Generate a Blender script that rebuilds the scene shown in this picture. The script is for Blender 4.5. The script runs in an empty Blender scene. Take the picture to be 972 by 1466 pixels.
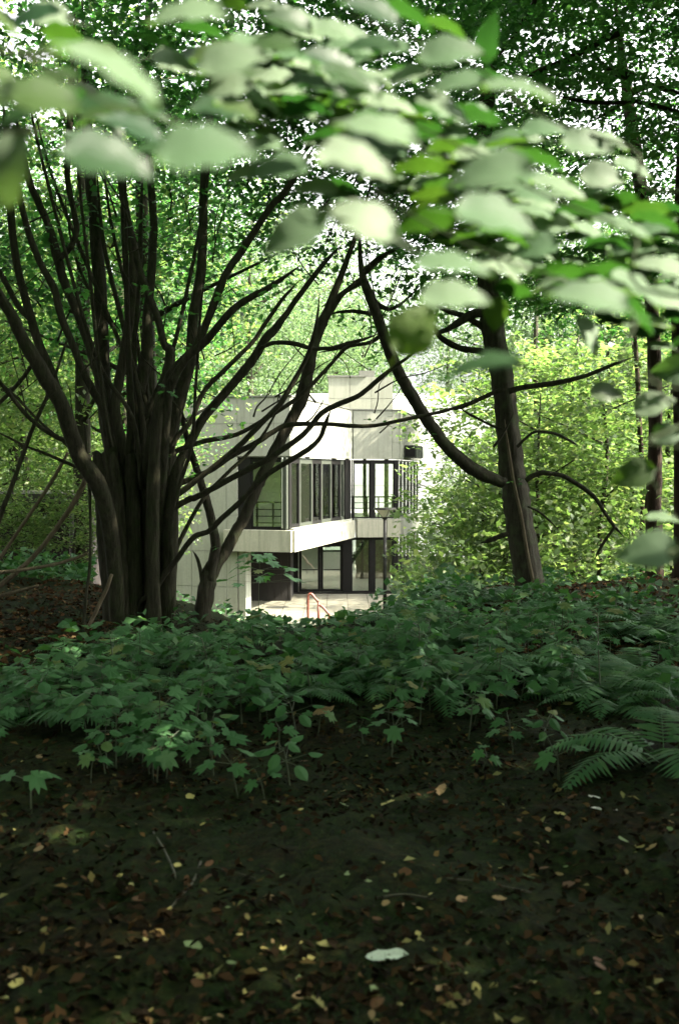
import bpy, math, random
import numpy as np
from mathutils import Vector, Matrix
R = math.radians
rs = np.random.RandomState(7)
random.seed(7)
SC = bpy.context.scene
COL = SC.collection

# ------------------------------------------------------------------ camera, sky, sun, exposure
EYE = 1.55
FPX = 1547.0                      # focal length in pixels of the 972 x 1466 photograph (38 mm on 24 x 36)
PITCH = math.atan(58.0 / FPX)     # tilted down a little
cam = bpy.data.cameras.new("camera")
cam.sensor_fit = 'VERTICAL'; cam.sensor_height = 36.0
cam.lens = 36.0 * FPX / 1466.0
cam.clip_start = 0.05; cam.clip_end = 2000
cam.dof.use_dof = True; cam.dof.focus_distance = 14.0; cam.dof.aperture_fstop = 3.2
cam_o = bpy.data.objects.new("camera", cam); COL.objects.link(cam_o)
cam_o.location = (0, 0, EYE)
cam_o.rotation_euler = (R(90) - PITCH, 0, 0)
SC.camera = cam_o

SUN_DIR = Vector((0.73, -0.12, 0.68)).normalized()       # towards the sun
SUN_EL = math.asin(SUN_DIR.z)
SUN_AZ = math.atan2(SUN_DIR.x, SUN_DIR.y)
world = bpy.data.worlds.new("World"); SC.world = world; world.use_nodes = True
wn = world.node_tree
sky = wn.nodes.new('ShaderNodeTexSky'); sky.sky_type = 'NISHITA'; sky.sun_disc = False
sky.sun_elevation = SUN_EL; sky.sun_rotation = SUN_AZ
sky.air_density = 1.0; sky.dust_density = 7.0; sky.ozone_density = 1.0
bg = wn.nodes['Background']; bg.inputs['Strength'].default_value = 0.15
hs = wn.nodes.new('ShaderNodeHueSaturation'); hs.inputs['Saturation'].default_value = .08      # hazy, whitish summer sky
wn.links.new(sky.outputs[0], hs.inputs['Color'])
wn.links.new(hs.outputs[0], bg.inputs['Color'])
sun = bpy.data.lights.new("sun", 'SUN'); sun.energy = 4.4; sun.angle = R(0.5); sun.color = (1.0, 0.93, 0.76)
sun_o = bpy.data.objects.new("sun", sun); COL.objects.link(sun_o)
sun_o.rotation_euler = SUN_DIR.to_track_quat('Z', 'Y').to_euler()
sun_o.location = (20, -10, 40)
SC.view_settings.view_transform = 'Standard'
SC.view_settings.look = 'None'
SC.view_settings.gamma = 1.0
SC.view_settings.exposure = 2.85
SC.cycles.use_denoising = True
SC.cycles.max_bounces = 7; SC.cycles.diffuse_bounces = 4; SC.cycles.glossy_bounces = 3
SC.cycles.transmission_bounces = 4; SC.cycles.transparent_max_bounces = 12
SC.cycles.sample_clamp_indirect = 6.0
SC.cycles.caustics_reflective = False; SC.cycles.caustics_refractive = False

# ------------------------------------------------------------------ pixel -> place helpers
_c, _s = math.cos(PITCH), math.sin(PITCH)
CAM = np.array((0, 0, EYE))
def ray(px, py):
    x = (px - 486.0) / FPX; y = -(py - 733.0) / FPX
    return np.array((x, _c + y * _s, -_s + y * _c))
def at(px, py, Y):
    d = ray(px, py); return CAM + d * (Y / d[1])
def wid(w, Y): return w * Y / FPX
def smooth(t): t = np.clip(t, 0, 1); return t * t * (3 - 2 * t)
def gz(x, y):
    x = np.asarray(x, float); y = np.asarray(y, float)
    e = 10.0 + 5.0 * (1 - np.exp(-((x + 0.5) / 1.9) ** 2))
    t = np.maximum(y - e, 0)
    drop = -0.175 * (np.sqrt(t * t + 0.25) - 0.5)
    fl = -3.66
    k = 0.12
    z = np.log(np.exp((drop - fl) / k * 1.0).clip(0, 1e30) + 1) * k + fl
    z = np.where(drop - fl > 2.0, drop, z)
    z = z + smooth((y - 70) / 60) * 9.0
    w = smooth((30 - y) / 8)
    z = z + w * 0.03 * (np.sin(x * 2.1 + y * .7) + np.sin(y * 1.7 - x * 1.3 + 1) + .6 * np.sin(x * 5.3 + 2 * np.sin(y * 3.1)))
    return z

# ------------------------------------------------------------------ mesh helpers
ORG = {}
def link(name, me, parent=None, org=None):
    o = bpy.data.objects.new(name, me); COL.objects.link(o)
    if parent is not None: o.parent = parent
    return o
def mesh_np(name, V, F, m=None, smooth_=False):
    V = np.asarray(V, np.float32); F = np.asarray(F, np.int32)
    me = bpy.data.meshes.new(name)
    n, k = F.shape
    me.vertices.add(len(V)); me.vertices.foreach_set('co', V.ravel())
    me.loops.add(n * k); me.loops.foreach_set('vertex_index', F.ravel())
    me.polygons.add(n)
    me.polygons.foreach_set('loop_start', np.arange(0, n * k, k, dtype=np.int32))
    me.polygons.foreach_set('loop_total', np.full(n, k, np.int32))
    if smooth_: me.polygons.foreach_set('use_smooth', np.ones(n, bool))
    if m: me.materials.append(m)
    me.update(calc_edges=True); me.validate()
    return me
def mesh_py(name, V, F, m=None, smooth_=False):
    me = bpy.data.meshes.new(name)
    me.from_pydata([tuple(map(float, v)) for v in V], [], [tuple(f) for f in F])
    if smooth_:
        for p in me.polygons: p.use_smooth = True
    if m: me.materials.append(m)
    me.update()
    return me
def thing(name, label, cat, loc=(0, 0, 0), rz=0.0, group=None):
    o = bpy.data.objects.new(name, None); COL.objects.link(o)
    o.empty_display_size = .1
    o.location = loc; o.rotation_euler = (0, 0, rz)
    o['label'] = label; o['category'] = cat
    if group: o['group'] = group
    ORG[o.name] = np.array(loc, float)
    return o
def org_of(o):
    while o.parent is not None: o = o.parent
    return ORG.get(o.name, np.zeros(3))
def part_w(name, V, F, m, parent, smooth_=False):
    """a part whose vertices are given in world coordinates"""
    V = np.asarray(V, float) - org_of(parent)
    return link(name, mesh_py(name, V, F, m, smooth_), parent)
def tag(o, label=None, cat=None, group=None, kind=None):
    if label: o['label'] = label
    if cat: o['category'] = cat
    if group: o['group'] = group
    if kind: o['kind'] = kind
    return o
def copy_tree(o, parent=None):
    c = o.copy(); COL.objects.link(c)
    if parent is not None: c.parent = parent
    for ch in list(o.children): copy_tree(ch, c)
    return c

class MB:
    """collects boxes, tubes and plates; ends as one mesh"""
    def __init__(s): s.V = []; s.F = []
    def add(s, V, F):
        b = len(s.V); s.V += [tuple(v) for v in V]; s.F += [tuple(i + b for i in f) for f in F]
    def box(s, p0, p1):
        x0, y0, z0 = p0; x1, y1, z1 = p1
        s.add([(x0, y0, z0), (x1, y0, z0), (x1, y1, z0), (x0, y1, z0), (x0, y0, z1), (x1, y0, z1), (x1, y1, z1), (x0, y1, z1)],
              [(0, 3, 2, 1), (4, 5, 6, 7), (0, 1, 5, 4), (1, 2, 6, 5), (2, 3, 7, 6), (3, 0, 4, 7)])
    def obox(s, A, d, n, s0, s1, n0, n1, z0, z1):
        P = [(s0, n0), (s1, n0), (s1, n1), (s0, n1)]
        V = [(A[0] + d[0] * a + n[0] * b, A[1] + d[1] * a + n[1] * b, z0) for a, b in P] + [(A[0] + d[0] * a + n[0] * b, A[1] + d[1] * a + n[1] * b, z1) for a, b in P]
        s.add(V, [(0, 1, 2, 3), (4, 7, 6, 5), (0, 4, 5, 1), (1, 5, 6, 2), (2, 6, 7, 3), (3, 7, 4, 0)])
    def cyl(s, p, q, r0, r1, k=10):
        V, F = tube_geo([p, q], [r0, r1], k, sub=1, cap=True); s.add(V, F)
    def out(s, name, m, parent, smooth_=False): return part_w(name, s.V, s.F, m, parent, smooth_)
    def mesh(s, name, m, smooth_=False): return mesh_py(name, s.V, s.F, m, smooth_)

def catmull(P, sub):
    P = np.asarray(P, float)
    if len(P) < 3 or sub < 2:
        if sub < 2: return P
        t = np.linspace(0, 1, sub + 1)[:, None]; return P[0] * (1 - t) + P[-1] * t
    Q = np.vstack([2 * P[0] - P[1], P, 2 * P[-1] - P[-2]])
    o = []
    for i in range(1, len(Q) - 2):
        a, b, c, d = Q[i - 1], Q[i], Q[i + 1], Q[i + 2]
        for k in range(sub):
            t = k / sub
            o.append(.5 * (2 * b + (c - a) * t + (2 * a - 5 * b + 4 * c - d) * t * t + (3 * b - a - 3 * c + d) * t ** 3))
    o.append(Q[-2]); return np.array(o)
def tube_geo(P, rad, k=8, sub=4, rough=0.0, cap=True, wob=0.0):
    P = np.asarray(P, float); rad = np.asarray(rad, float)
    D = catmull(np.hstack([P, rad[:, None]]), sub)
    C, r = D[:, :3], np.maximum(D[:, 3], .0004)
    n = len(C)
    if wob:
        C = C + rs.normal(0, 1, C.shape) * (r[:, None] * wob)
    T = np.gradient(C, axis=0); T /= np.linalg.norm(T, axis=1)[:, None] + 1e-9
    up = np.array((0, 0, 1.0)) if abs(T[0][2]) < .9 else np.array((1.0, 0, 0))
    V = []
    ph = np.arange(k) * 2 * math.pi / k
    lob = 1 + rough * (rs.rand(k) - .5) * 1.4
    N = np.cross(T[0], up); N /= np.linalg.norm(N)
    for i in range(n):
        N = N - T[i] * N.dot(T[i]); N /= np.linalg.norm(N) + 1e-9
        B = np.cross(T[i], N)
        rr = r[i] * lob * (1 + rough * (rs.rand(k) - .5) * .5)
        V += list(C[i] + (np.cos(ph) * rr)[:, None] * N + (np.sin(ph) * rr)[:, None] * B)
    F = [(i * k + j, i * k + (j + 1) % k, (i + 1) * k + (j + 1) % k, (i + 1) * k + j) for i in range(n - 1) for j in range(k)]
    if cap:
        F.append(tuple(range(k))[::-1]); F.append(tuple((n - 1) * k + j for j in range(k)))
    return V, F

# ------------------------------------------------------------------ materials
def mat(name):
    m = bpy.data.materials.new(name); m.use_nodes = True
    nt = m.node_tree
    for n in list(nt.nodes): nt.nodes.remove(n)
    o = nt.nodes.new('ShaderNodeOutputMaterial')
    return m, nt, o
def node(nt, t, **kw):
    n = nt.nodes.new(t)
    for k, v in kw.items():
        if k in n.inputs: n.inputs[k].default_value = v
        else: setattr(n, k, v)
    return n
def ramp(nt, fac, stops, interp='LINEAR'):
    r = nt.nodes.new('ShaderNodeValToRGB'); r.color_ramp.interpolation = interp
    e = r.color_ramp.elements
    while len(e) > 1: e.remove(e[0])
    e[0].position = stops[0][0]; e[0].color = (*stops[0][1], 1)
    for p, c in stops[1:]:
        x = e.new(p); x.color = (*c, 1)
    nt.links.new(fac, r.inputs[0]); return r.outputs[0]
def mix(nt, fac, a, b, mode='MIX'):
    m = nt.nodes.new('ShaderNodeMix'); m.data_type = 'RGBA'; m.blend_type = mode
    L = nt.links
    for sock, v in ((m.inputs[0], fac), (m.inputs[6], a), (m.inputs[7], b)):
        if hasattr(v, 'is_output'): L.new(v, sock)
        else: sock.default_value = v if isinstance(v, (int, float)) else (*v, 1)
    return m.outputs[2]
def noise(nt, scale, detail=4, rough=.6, stretch=None, coords='Object'):
    tc = nt.nodes.new('ShaderNodeTexCoord'); src = tc.outputs[coords]
    if stretch:
        mp = nt.nodes.new('ShaderNodeMapping'); mp.inputs['Scale'].default_value = stretch
        nt.links.new(src, mp.inputs[0]); src = mp.outputs[0]
    n = node(nt, 'ShaderNodeTexNoise', Scale=scale, Detail=detail, Roughness=rough)
    nt.links.new(src, n.inputs['Vector']); return n.outputs['Fac']
def bump(nt, h, strength, dist=.02):
    b = node(nt, 'ShaderNodeBump', Strength=strength, Distance=dist); nt.links.new(h, b.inputs['Height']); return b.outputs[0]

def leaf_mat(name, stops, trans, tw=.35, rough=.5, spec=.35, vein=False, obj_random=False):
    """reflecting and light-passing leaf; each leaf has its own tone"""
    m, nt, o = mat(name)
    if obj_random:
        oi = nt.nodes.new('ShaderNodeObjectInfo'); fac = oi.outputs['Random']
    else:
        g = nt.nodes.new('ShaderNodeNewGeometry'); fac = g.outputs['Random Per Island']
    col = ramp(nt, fac, stops)
    b = node(nt, 'ShaderNodeBsdfPrincipled', Roughness=rough)
    b.inputs['Specular IOR Level'].default_value = spec
    if vein:
        nz = noise(nt, 30, 3, coords='Generated')
        col = mix(nt, nz, col, mix(nt, 1.0, col, (.75, .8, .7), 'MULTIPLY'))
        tc = nt.nodes.new('ShaderNodeTexCoord')
        mp = nt.nodes.new('ShaderNodeMapping'); mp.inputs['Rotation'].default_value = (0, 0, R(0)); nt.links.new(tc.outputs['Object'], mp.inputs[0])
        wv = node(nt, 'ShaderNodeTexWave', Scale=26.0, Distortion=1.2, Detail=1.0); nt.links.new(mp.outputs[0], wv.inputs[0])
        nt.links.new(bump(nt, wv.outputs['Fac'], .25, .004), b.inputs['Normal'])
    nt.links.new(col, b.inputs['Base Color'])
    t = node(nt, 'ShaderNodeBsdfTranslucent'); t.inputs[0].default_value = (*trans, 1)
    tcol = mix(nt, 1.0, col, trans, 'MULTIPLY')
    nt.links.new(tcol, t.inputs[0])
    ms = nt.nodes.new('ShaderNodeMixShader'); ms.inputs[0].default_value = tw
    nt.links.new(b.outputs[0], ms.inputs[1]); nt.links.new(t.outputs[0], ms.inputs[2])
    nt.links.new(ms.outputs[0], o.inputs[0]); return m
def plain(name, col, rough=.6, metal=0.0, nscale=None, var=.25, bmp=0.0, spec=.5, stretch=None):
    m, nt, o = mat(name)
    b = node(nt, 'ShaderNodeBsdfPrincipled', Roughness=rough, Metallic=metal)
    b.inputs['Specular IOR Level'].default_value = spec
    if nscale:
        n = noise(nt, nscale, 6, .65, stretch)
        lo = tuple(c * (1 - var) for c in col); hi = tuple(min(1, c * (1 + var)) for c in col)
        nt.links.new(ramp(nt, n, [(.3, lo), (.7, hi)]), b.inputs['Base Color'])
        if bmp: nt.links.new(bump(nt, n, bmp), b.inputs['Normal'])
    else: b.inputs['Base Color'].default_value = (*col, 1)
    nt.links.new(b.outputs[0], o.inputs[0]); return m

M = {}
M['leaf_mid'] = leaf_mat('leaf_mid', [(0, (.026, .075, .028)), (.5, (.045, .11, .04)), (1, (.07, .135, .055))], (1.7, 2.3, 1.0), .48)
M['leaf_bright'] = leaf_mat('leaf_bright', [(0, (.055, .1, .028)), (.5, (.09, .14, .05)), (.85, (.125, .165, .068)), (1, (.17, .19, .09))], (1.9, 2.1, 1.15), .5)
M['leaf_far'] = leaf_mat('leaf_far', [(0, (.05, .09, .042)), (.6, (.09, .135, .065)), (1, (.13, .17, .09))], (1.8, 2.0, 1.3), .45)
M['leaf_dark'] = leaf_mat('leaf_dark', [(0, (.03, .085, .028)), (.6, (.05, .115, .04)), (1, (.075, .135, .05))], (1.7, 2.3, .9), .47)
M['leaf_near'] = leaf_mat('leaf_near', [(0, (.065, .12, .06)), (.6, (.12, .175, .105)), (1, (.165, .21, .145))], (1.0, 1.35, .4), .33, .55, .25, vein=True, obj_random=True)  # light on upturned leaves put into a paler base colour
M['leaf_near_green'] = leaf_mat('leaf_near_green', [(0, (.016, .05, .02)), (.6, (.024, .062, .018)), (1, (.055, .09, .02))], (1.4, 1.7, .6), .42, .45, .5, vein=True, obj_random=True)  # green undersides; also tops with shade put into a darker tone
M['seedling'] = leaf_mat('seedling', [(0, (.036, .105, .036)), (.5, (.052, .135, .045)), (.9, (.07, .155, .066)), (.95, (.1, .16, .05)), (1, (.17, .17, .06))], (1.3, 1.6, .7), .3, .6, .22, obj_random=True)
M['fern'] = leaf_mat('fern', [(0, (.032, .1, .035)), (.5, (.048, .125, .044)), (1, (.07, .145, .05))], (1.2, 1.5, .7), .3, .6, .3)
M['cover'] = leaf_mat('cover', [(0, (.026, .08, .03)), (.6, (.045, .115, .04)), (1, (.07, .14, .048))], (1.2, 1.5, .7), .3, .6, .3)
M['moss'] = leaf_mat('moss', [(0, (.008, .02, .005)), (.6, (.018, .04, .009)), (1, (.035, .06, .016))], (1.2, 1.5, .6), .25, .7, .2)
M['litter'] = leaf_mat('litter', [(0, (.005, .004, .002)), (.45, (.012, .008, .004)), (.75, (.028, .016, .007)), (.92, (.06, .034, .014)), (.97, (.14, .1, .035)), (1, (.22, .22, .09))], (.8, .6, .4), .1, .9, .06)
M['litter_far'] = leaf_mat('litter_far', [(0, (.02, .011, .006)), (.5, (.05, .026, .012)), (.85, (.09, .048, .02)), (1, (.16, .11, .05))], (.8, .6, .4), .1, .9, .06)
M['fallen_brown'] = plain('fallen_brown', (.09, .045, .02), .6, nscale=25, var=.4, spec=.12)
M['fallen_tan'] = plain('fallen_tan', (.24, .16, .08), .6, nscale=25, var=.35, spec=.12)
M['fallen_yellow'] = plain('fallen_yellow', (.34, .29, .1), .55, nscale=25, var=.3, spec=.12)
M['fallen_green'] = plain('fallen_green', (.17, .22, .1), .55, nscale=25, var=.3, spec=.12)
M['fallen_pale'] = plain('fallen_pale', (.42, .48, .38), .5, nscale=18, var=.2)
M['fallen_white'] = plain('fallen_white', (.5, .48, .44), .5, nscale=25, var=.2)

def bark(name, dark, light, scale, moss=None):
    m, nt, o = mat(name)
    b = node(nt, 'ShaderNodeBsdfPrincipled', Roughness=.9); b.inputs['Specular IOR Level'].default_value = .15
    n1 = noise(nt, scale, 8, .7, (1, 1, .18)); n2 = noise(nt, scale * .25, 3)
    c = ramp(nt, n1, [(.3, dark), (.52, tuple((a + q) / 2 for a, q in zip(dark, light))), (.72, light)])
    if moss: c = mix(nt, ramp(nt, n2, [(.5, (0, 0, 0)), (.7, (.7, .7, .7))]), c, moss)
    nt.links.new(c, b.inputs['Base Color'])
    nt.links.new(bump(nt, n1, .9, .03), b.inputs['Normal'])
    nt.links.new(b.outputs[0], o.inputs[0]); return m
M['bark'] = bark('bark', (.012, .011, .007), (.062, .058, .036), 26, (.032, .042, .016))
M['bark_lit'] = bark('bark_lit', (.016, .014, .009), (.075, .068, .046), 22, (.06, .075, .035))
M['bark_red'] = bark('bark_red', (.02, .013, .009), (.06, .04, .028), 18)
M['stick'] = bark('stick', (.07, .055, .035), (.17, .14, .09), 20)
M['twig'] = plain('twig', (.045, .042, .022), .7, nscale=30)
M['stem_near'] = plain('stem_near', (.02, .03, .011), .8, nscale=30, spec=.15)
M['stem'] = plain('stem', (.06, .08, .035), .6, nscale=20)

def soil_mat():
    m, nt, o = mat('forest_soil')
    b = node(nt, 'ShaderNodeBsdfPrincipled', Roughness=.95); b.inputs['Specular IOR Level'].default_value = .1
    n1 = noise(nt, 1.3, 6, .6); n2 = noise(nt, 22, 8, .8); n3 = noise(nt, 9, 6, .7)
    c = ramp(nt, n2, [(.36, (.002, .0015, .0008)), (.5, (.013, .0085, .003)), (.6, (.036, .02, .007)), (.72, (.07, .042, .016))])
    g = ramp(nt, n2, [(.36, (.002, .004, .001)), (.55, (.011, .024, .004)), (.72, (.03, .054, .009))])
    f = ramp(nt, n1, [(.32, (0, 0, 0)), (.5, (1, 1, 1))])
    f2 = ramp(nt, n3, [(.4, (0, 0, 0)), (.6, (1, 1, 1))])
    c = mix(nt, mix(nt, .5, f, f2), c, g)
    nt.links.new(c, b.inputs['Base Color']); nt.links.new(bump(nt, n2, .8, .03), b.inputs['Normal'])
    nt.links.new(b.outputs[0], o.inputs[0]); return m
M['soil'] = soil_mat()

def concrete(name, base, stain):
    m, nt, o = mat(name)
    b = node(nt, 'ShaderNodeBsdfPrincipled', Roughness=.85); b.inputs['Specular IOR Level'].default_value = .25
    n1 = noise(nt, 14, 8, .7); n2 = noise(nt, .8, 4); st = noise(nt, 2.2, 5, .65, (3.5, 3.5, .25)); sp = noise(nt, 60, 2)
    c = ramp(nt, n1, [(.3, tuple(x * .88 for x in base)), (.7, tuple(min(1, x * 1.1) for x in base))])
    c = mix(nt, ramp(nt, st, [(.45, (0, 0, 0)), (.72, (.55, .55, .55))]), c, stain)
    c = mix(nt, ramp(nt, n2, [(.45, (0, 0, 0)), (.7, (.3, .3, .3))]), c, tuple(x * .8 for x in base))
    nt.links.new(c, b.inputs['Base Color']); nt.links.new(bump(nt, sp, .25, .005), b.inputs['Normal'])
    nt.links.new(b.outputs[0], o.inputs[0]); return m
M['concrete'] = concrete('concrete', (.225, .23, .185), (.14, .145, .105))
M['concrete_slab'] = concrete('concrete_slab', (.3, .29, .225), (.11, .115, .08))
M['concrete_joint'] = plain('concrete_joint', (.16, .16, .13), .9)
M['frame'] = plain('frame', (.004, .0034, .003), .6, 0, nscale=30, var=.3, spec=.2)
M['frame_grey'] = plain('frame_grey', (.035, .04, .03), .6, 0, nscale=30, var=.2, spec=.25)
M['coping'] = plain('coping', (.12, .12, .10), .6, nscale=12)
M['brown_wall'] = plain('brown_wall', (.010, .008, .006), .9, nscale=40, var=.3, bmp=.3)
M['brown_inner'] = plain('brown_inner', (.16, .12, .085), .8, nscale=20, var=.25)
M['inner_floor'] = plain('inner_floor', (.5, .47, .4), .4, nscale=6, var=.1)
M['inner_white'] = plain('inner_white', (.62, .62, .56), .7, nscale=6, var=.06)
M['paver'] = concrete('paver', (.155, .147, .112), (.1, .095, .065))
M['rail_red'] = plain('rail_red', (.13, .035, .02), .5, nscale=18, var=.35)
M['lamp_metal'] = plain('lamp_metal', (.007, .007, .006), .7, 0, nscale=20, spec=.2)
M['lamp_white'] = plain('lamp_white', (.35, .35, .3), .5)
M['shed_wall'] = plain('shed_wall', (.02, .014, .011), .9, nscale=12, var=.5, bmp=.3)
M['shed_roof'] = plain('shed_roof', (.05, .048, .036), .9, nscale=8, var=.4)
M['far_wall'] = plain('far_wall', (.78, .78, .74), .8, nscale=2, var=.08)  # near-white tone of the added backdrop block
def glass_mat(name, tint=(.9, .95, .9), refl=.12):
    m, nt, o = mat(name)
    tr = node(nt, 'ShaderNodeBsdfTransparent'); tr.inputs[0].default_value = (*tint, 1)
    gl = node(nt, 'ShaderNodeBsdfGlossy', Roughness=.02); gl.inputs[0].default_value = (1, 1, 1, 1)
    fr = node(nt, 'ShaderNodeFresnel', IOR=1.5)
    ad = node(nt, 'ShaderNodeMath', operation='ADD', use_clamp=True); nt.links.new(fr.outputs[0], ad.inputs[0]); ad.inputs[1].default_value = refl
    ms = nt.nodes.new('ShaderNodeMixShader'); nt.links.new(ad.outputs[0], ms.inputs[0])
    nt.links.new(tr.outputs[0], ms.inputs[1]); nt.links.new(gl.outputs[0], ms.inputs[2]); nt.links.new(ms.outputs[0], o.inputs[0])
    return m
M['glass'] = glass_mat('glass', refl=.05)
M['glass_reflective'] = glass_mat('glass_reflective', (.88, .93, .86), .06)

# ------------------------------------------------------------------ the ground
def grid(xs, ys):
    X, Y = np.meshgrid(xs, ys); Z = gz(X, Y)
    V = np.stack([X.ravel(), Y.ravel(), Z.ravel()], 1)
    nx, ny = len(xs), len(ys)
    i = np.arange((ny - 1) * (nx - 1)); r = i // (nx - 1); c = i % (nx - 1)
    a = r * nx + c
    return V, np.stack([a, a + 1, a + nx + 1, a + nx], 1)
def spaced(a, b, near, growth):
    out = [a]; s = near
    while out[-1] < b: out.append(out[-1] + s); s *= growth
    return out
xp = spaced(0, 4, .07, 1.0) ; xp = xp + [xp[-1] + v for v in spaced(.15, 1500, .15, 1.12)]
xs = np.array([-v for v in xp[:0:-1]] + xp)
ys = np.array([-v for v in spaced(.3, 1500, .3, 1.2)][::-1] + list(np.arange(0, 20, .09)) + [20 + v for v in spaced(0, 1500, .15, 1.05)])
V, F = grid(xs, ys)
near_ = (V[:, 1] > 1.5) & (V[:, 1] < 20) & (abs(V[:, 0]) < 4.2)
V[:, 2] += near_ * rs.normal(0, .011, len(V))
g = link('ground', mesh_np('ground', V, F, M['soil'], True)); tag(g, 'dark leaf strewn forest floor sloping down to the building', kind='structure')

# ------------------------------------------------------------------ the building
ZP, ZW, ZS, ZB, ZF = 4.15, 2.08, -0.5, -1.25, -3.63
P0, P1, P2, P3, P4 = (-7.6, 39.2), (-1.73, 37.65), (0.505, 46.0), (2.54, 46.3), (4.05, 54.5)
BL = (-2.0, 42.0, ZF)
bld = thing('concrete_building', 'pale concrete building with dark framed windows seen through the trees', 'building', BL)
def frame2(A, B):
    A = np.array(A, float); B = np.array(B, float); d = B - A; L = np.linalg.norm(d); d /= L
    return A, d, np.array((d[1], -d[0])), L
def s_at(px, A, B):
    A, d, n, L = frame2(A, B); t = (px - 486.0) / FPX * _c        # x = t*y (nearly, near the horizon)
    t = (px - 486.0) / FPX
    return (t * A[1] - A[0]) / (d[0] - t * d[1])
def panels(A, B, s_edges, z_edges, parent=bld, name='wall_panel', m=None, th=.06, joint=.014):
    A, d, n, L = frame2(A, B)
    for a, b in zip(s_edges[:-1], s_edges[1:]):
        for z0, z1 in zip(z_edges[:-1], z_edges[1:]):
            mb = MB(); e = random.uniform(-.004, .004)
            mb.obox(A, d, n, a + joint / 2, b - joint / 2, 0.002, th + e, z0 + joint / 2, z1 - joint / 2)
            mb.out(name, m or M['concrete'], parent)
def slabbox(A, B, s0, s1, n0, n1, z0, z1, name, m, parent=bld):
    A, d, n, L = frame2(A, B); mb = MB(); mb.obox(A, d, n, s0, s1, n0, n1, z0, z1); return mb.out(name, m, parent)
def poly_slab(pts, z0, z1, name, m, parent=bld):
    n = len(pts); V = [(x, y, z0) for x, y in pts] + [(x, y, z1) for x, y in pts]
    F = [tuple(range(n))[::-1], tuple(range(n, 2 * n))] + [(i, (i + 1) % n, n + (i + 1) % n, n + i) for i in range(n)]
    return part_w(name, V, F, m, parent)
L01 = frame2(P0, P1)[3]; L12 = frame2(P1, P2)[3]; L23 = frame2(P2, P3)[3]; L34 = frame2(P3, P4)[3]
# backing cores (joints show them), panels proud of them
sW = s_at(341, P0, P1)                                  # where the wall ends and the window begins
slabbox(P0, P1, 0, L01 - .02, -.25, 0, ZW, ZP, 'wall', M['concrete_joint'])
slabbox(P1, P2, .3, L12, -.25, 0, ZW, ZP, 'wall', M['concrete_joint'])
slabbox(P2, P3, .06, L23 - .02, -.25, 0, ZW + .001, ZP - .001, 'wall', M['concrete_joint'])
slabbox(P3, P4, .3, L34, -.25, 0, ZW, ZP, 'wall', M['concrete_joint'])
e0 = [0, max(.6, sW - 1.75 * 2), sW - 1.75, sW, sW + 1.5, L01 + .05]
panels(P0, P1, [0, sW - 3.5, sW - 1.75, sW, sW + 1.35, L01 + .04], [ZW, ZW + 1.15, ZP])
panels(P1, P2, [.01, s_at(432, P1, P2), L12 - .07], [ZW, ZP])
s561 = s_at(561, P2, P3)
panels(P2, P3, [.07, s561], [ZW, ZP]); panels(P2, P3, [s561, L23], [ZW, ZW + .72, ZP])
panels(P3, P4, [.02, 2.4, 4.8, L34], [ZW, ZP])
# coping on the parapet
for A, B, a, b in ((P0, P1, -.1, L01 + .1), (P1, P2, -.02, L12 + .0), (P2, P3, .1, L23 + .1), (P3, P4, .1, L34)):
    slabbox(A, B, a, b, -.3, .1, ZP + .002, ZP + .05, 'coping', M['coping'])
roof = [P0, P1, P2, P3, P4, (2.5, 60), (-7, 60)]
def inset(p, q, k): return (p[0] + (q[0] - p[0]) * k, p[1] + (q[1] - p[1]) * k)
cen = (-1.5, 51)
poly_slab([inset(p, cen, .04) for p in roof], ZW + .3, ZW + .5, 'roof', M['inner_white'])
poly_slab([inset(p, cen, .015) for p in [P0, P1, P2, P3, P4, (2.5, 60), (-7, 60)]], ZB + .15, ZS - .06, 'floor_slab', M['inner_white'])
# projecting balcony band
slabbox(P0, P1, sW - .45, L01 + .12, -.1, .28, ZB, ZS, 'balcony_band', M['concrete_slab'])
slabbox(P1, P2, -.1, L12 - .26, -.1, .22, ZB + .002, ZS - .003, 'balcony_band', M['concrete_slab'])
s553 = s_at(553, P2, P3)
slabbox(P2, P3, .23, s553 - .01, -.1, .2, ZB, ZS, 'balcony_band', M['concrete_slab'])
slabbox(P2, P3, s553 + .01, L23 + .05, -.1, .2, ZB, ZS, 'balcony_band', M['concrete_slab'])
slabbox(P3, P4, .1, L34, -.1, .2, ZB + .001, ZS - .002, 'balcony_band', M['concrete'])
slabbox(P1, P2, .1, L12 - .3, -.08, .12, ZS, ZS + .05, 'window_ledge', M['concrete'])
slabbox(P2, P3, .2, L23 - .1, -.08, .12, ZS, ZS + .05, 'window_ledge', M['concrete'])
# solid left wall, full height
slabbox(P0, P1, 0, sW - .02, -.3, 0, ZF - 1.2, ZW - .003, 'wall', M['concrete_joint'])
cols = [0, sW - 5.25 if sW > 5.3 else .01, sW - 3.5, sW - 1.75, sW - .42, sW]
cols = sorted(set(max(0, c) for c in cols))
panels(P0, P1, cols, [ZF - .95, ZF + .32, ZF + 1.09, ZB - .02, ZB + 1.25, ZW])
slabbox(P0, P1, sW + .03, sW + .30, -.5, .05, ZF - .3, ZB - .003, 'column', M['concrete'])
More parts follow.
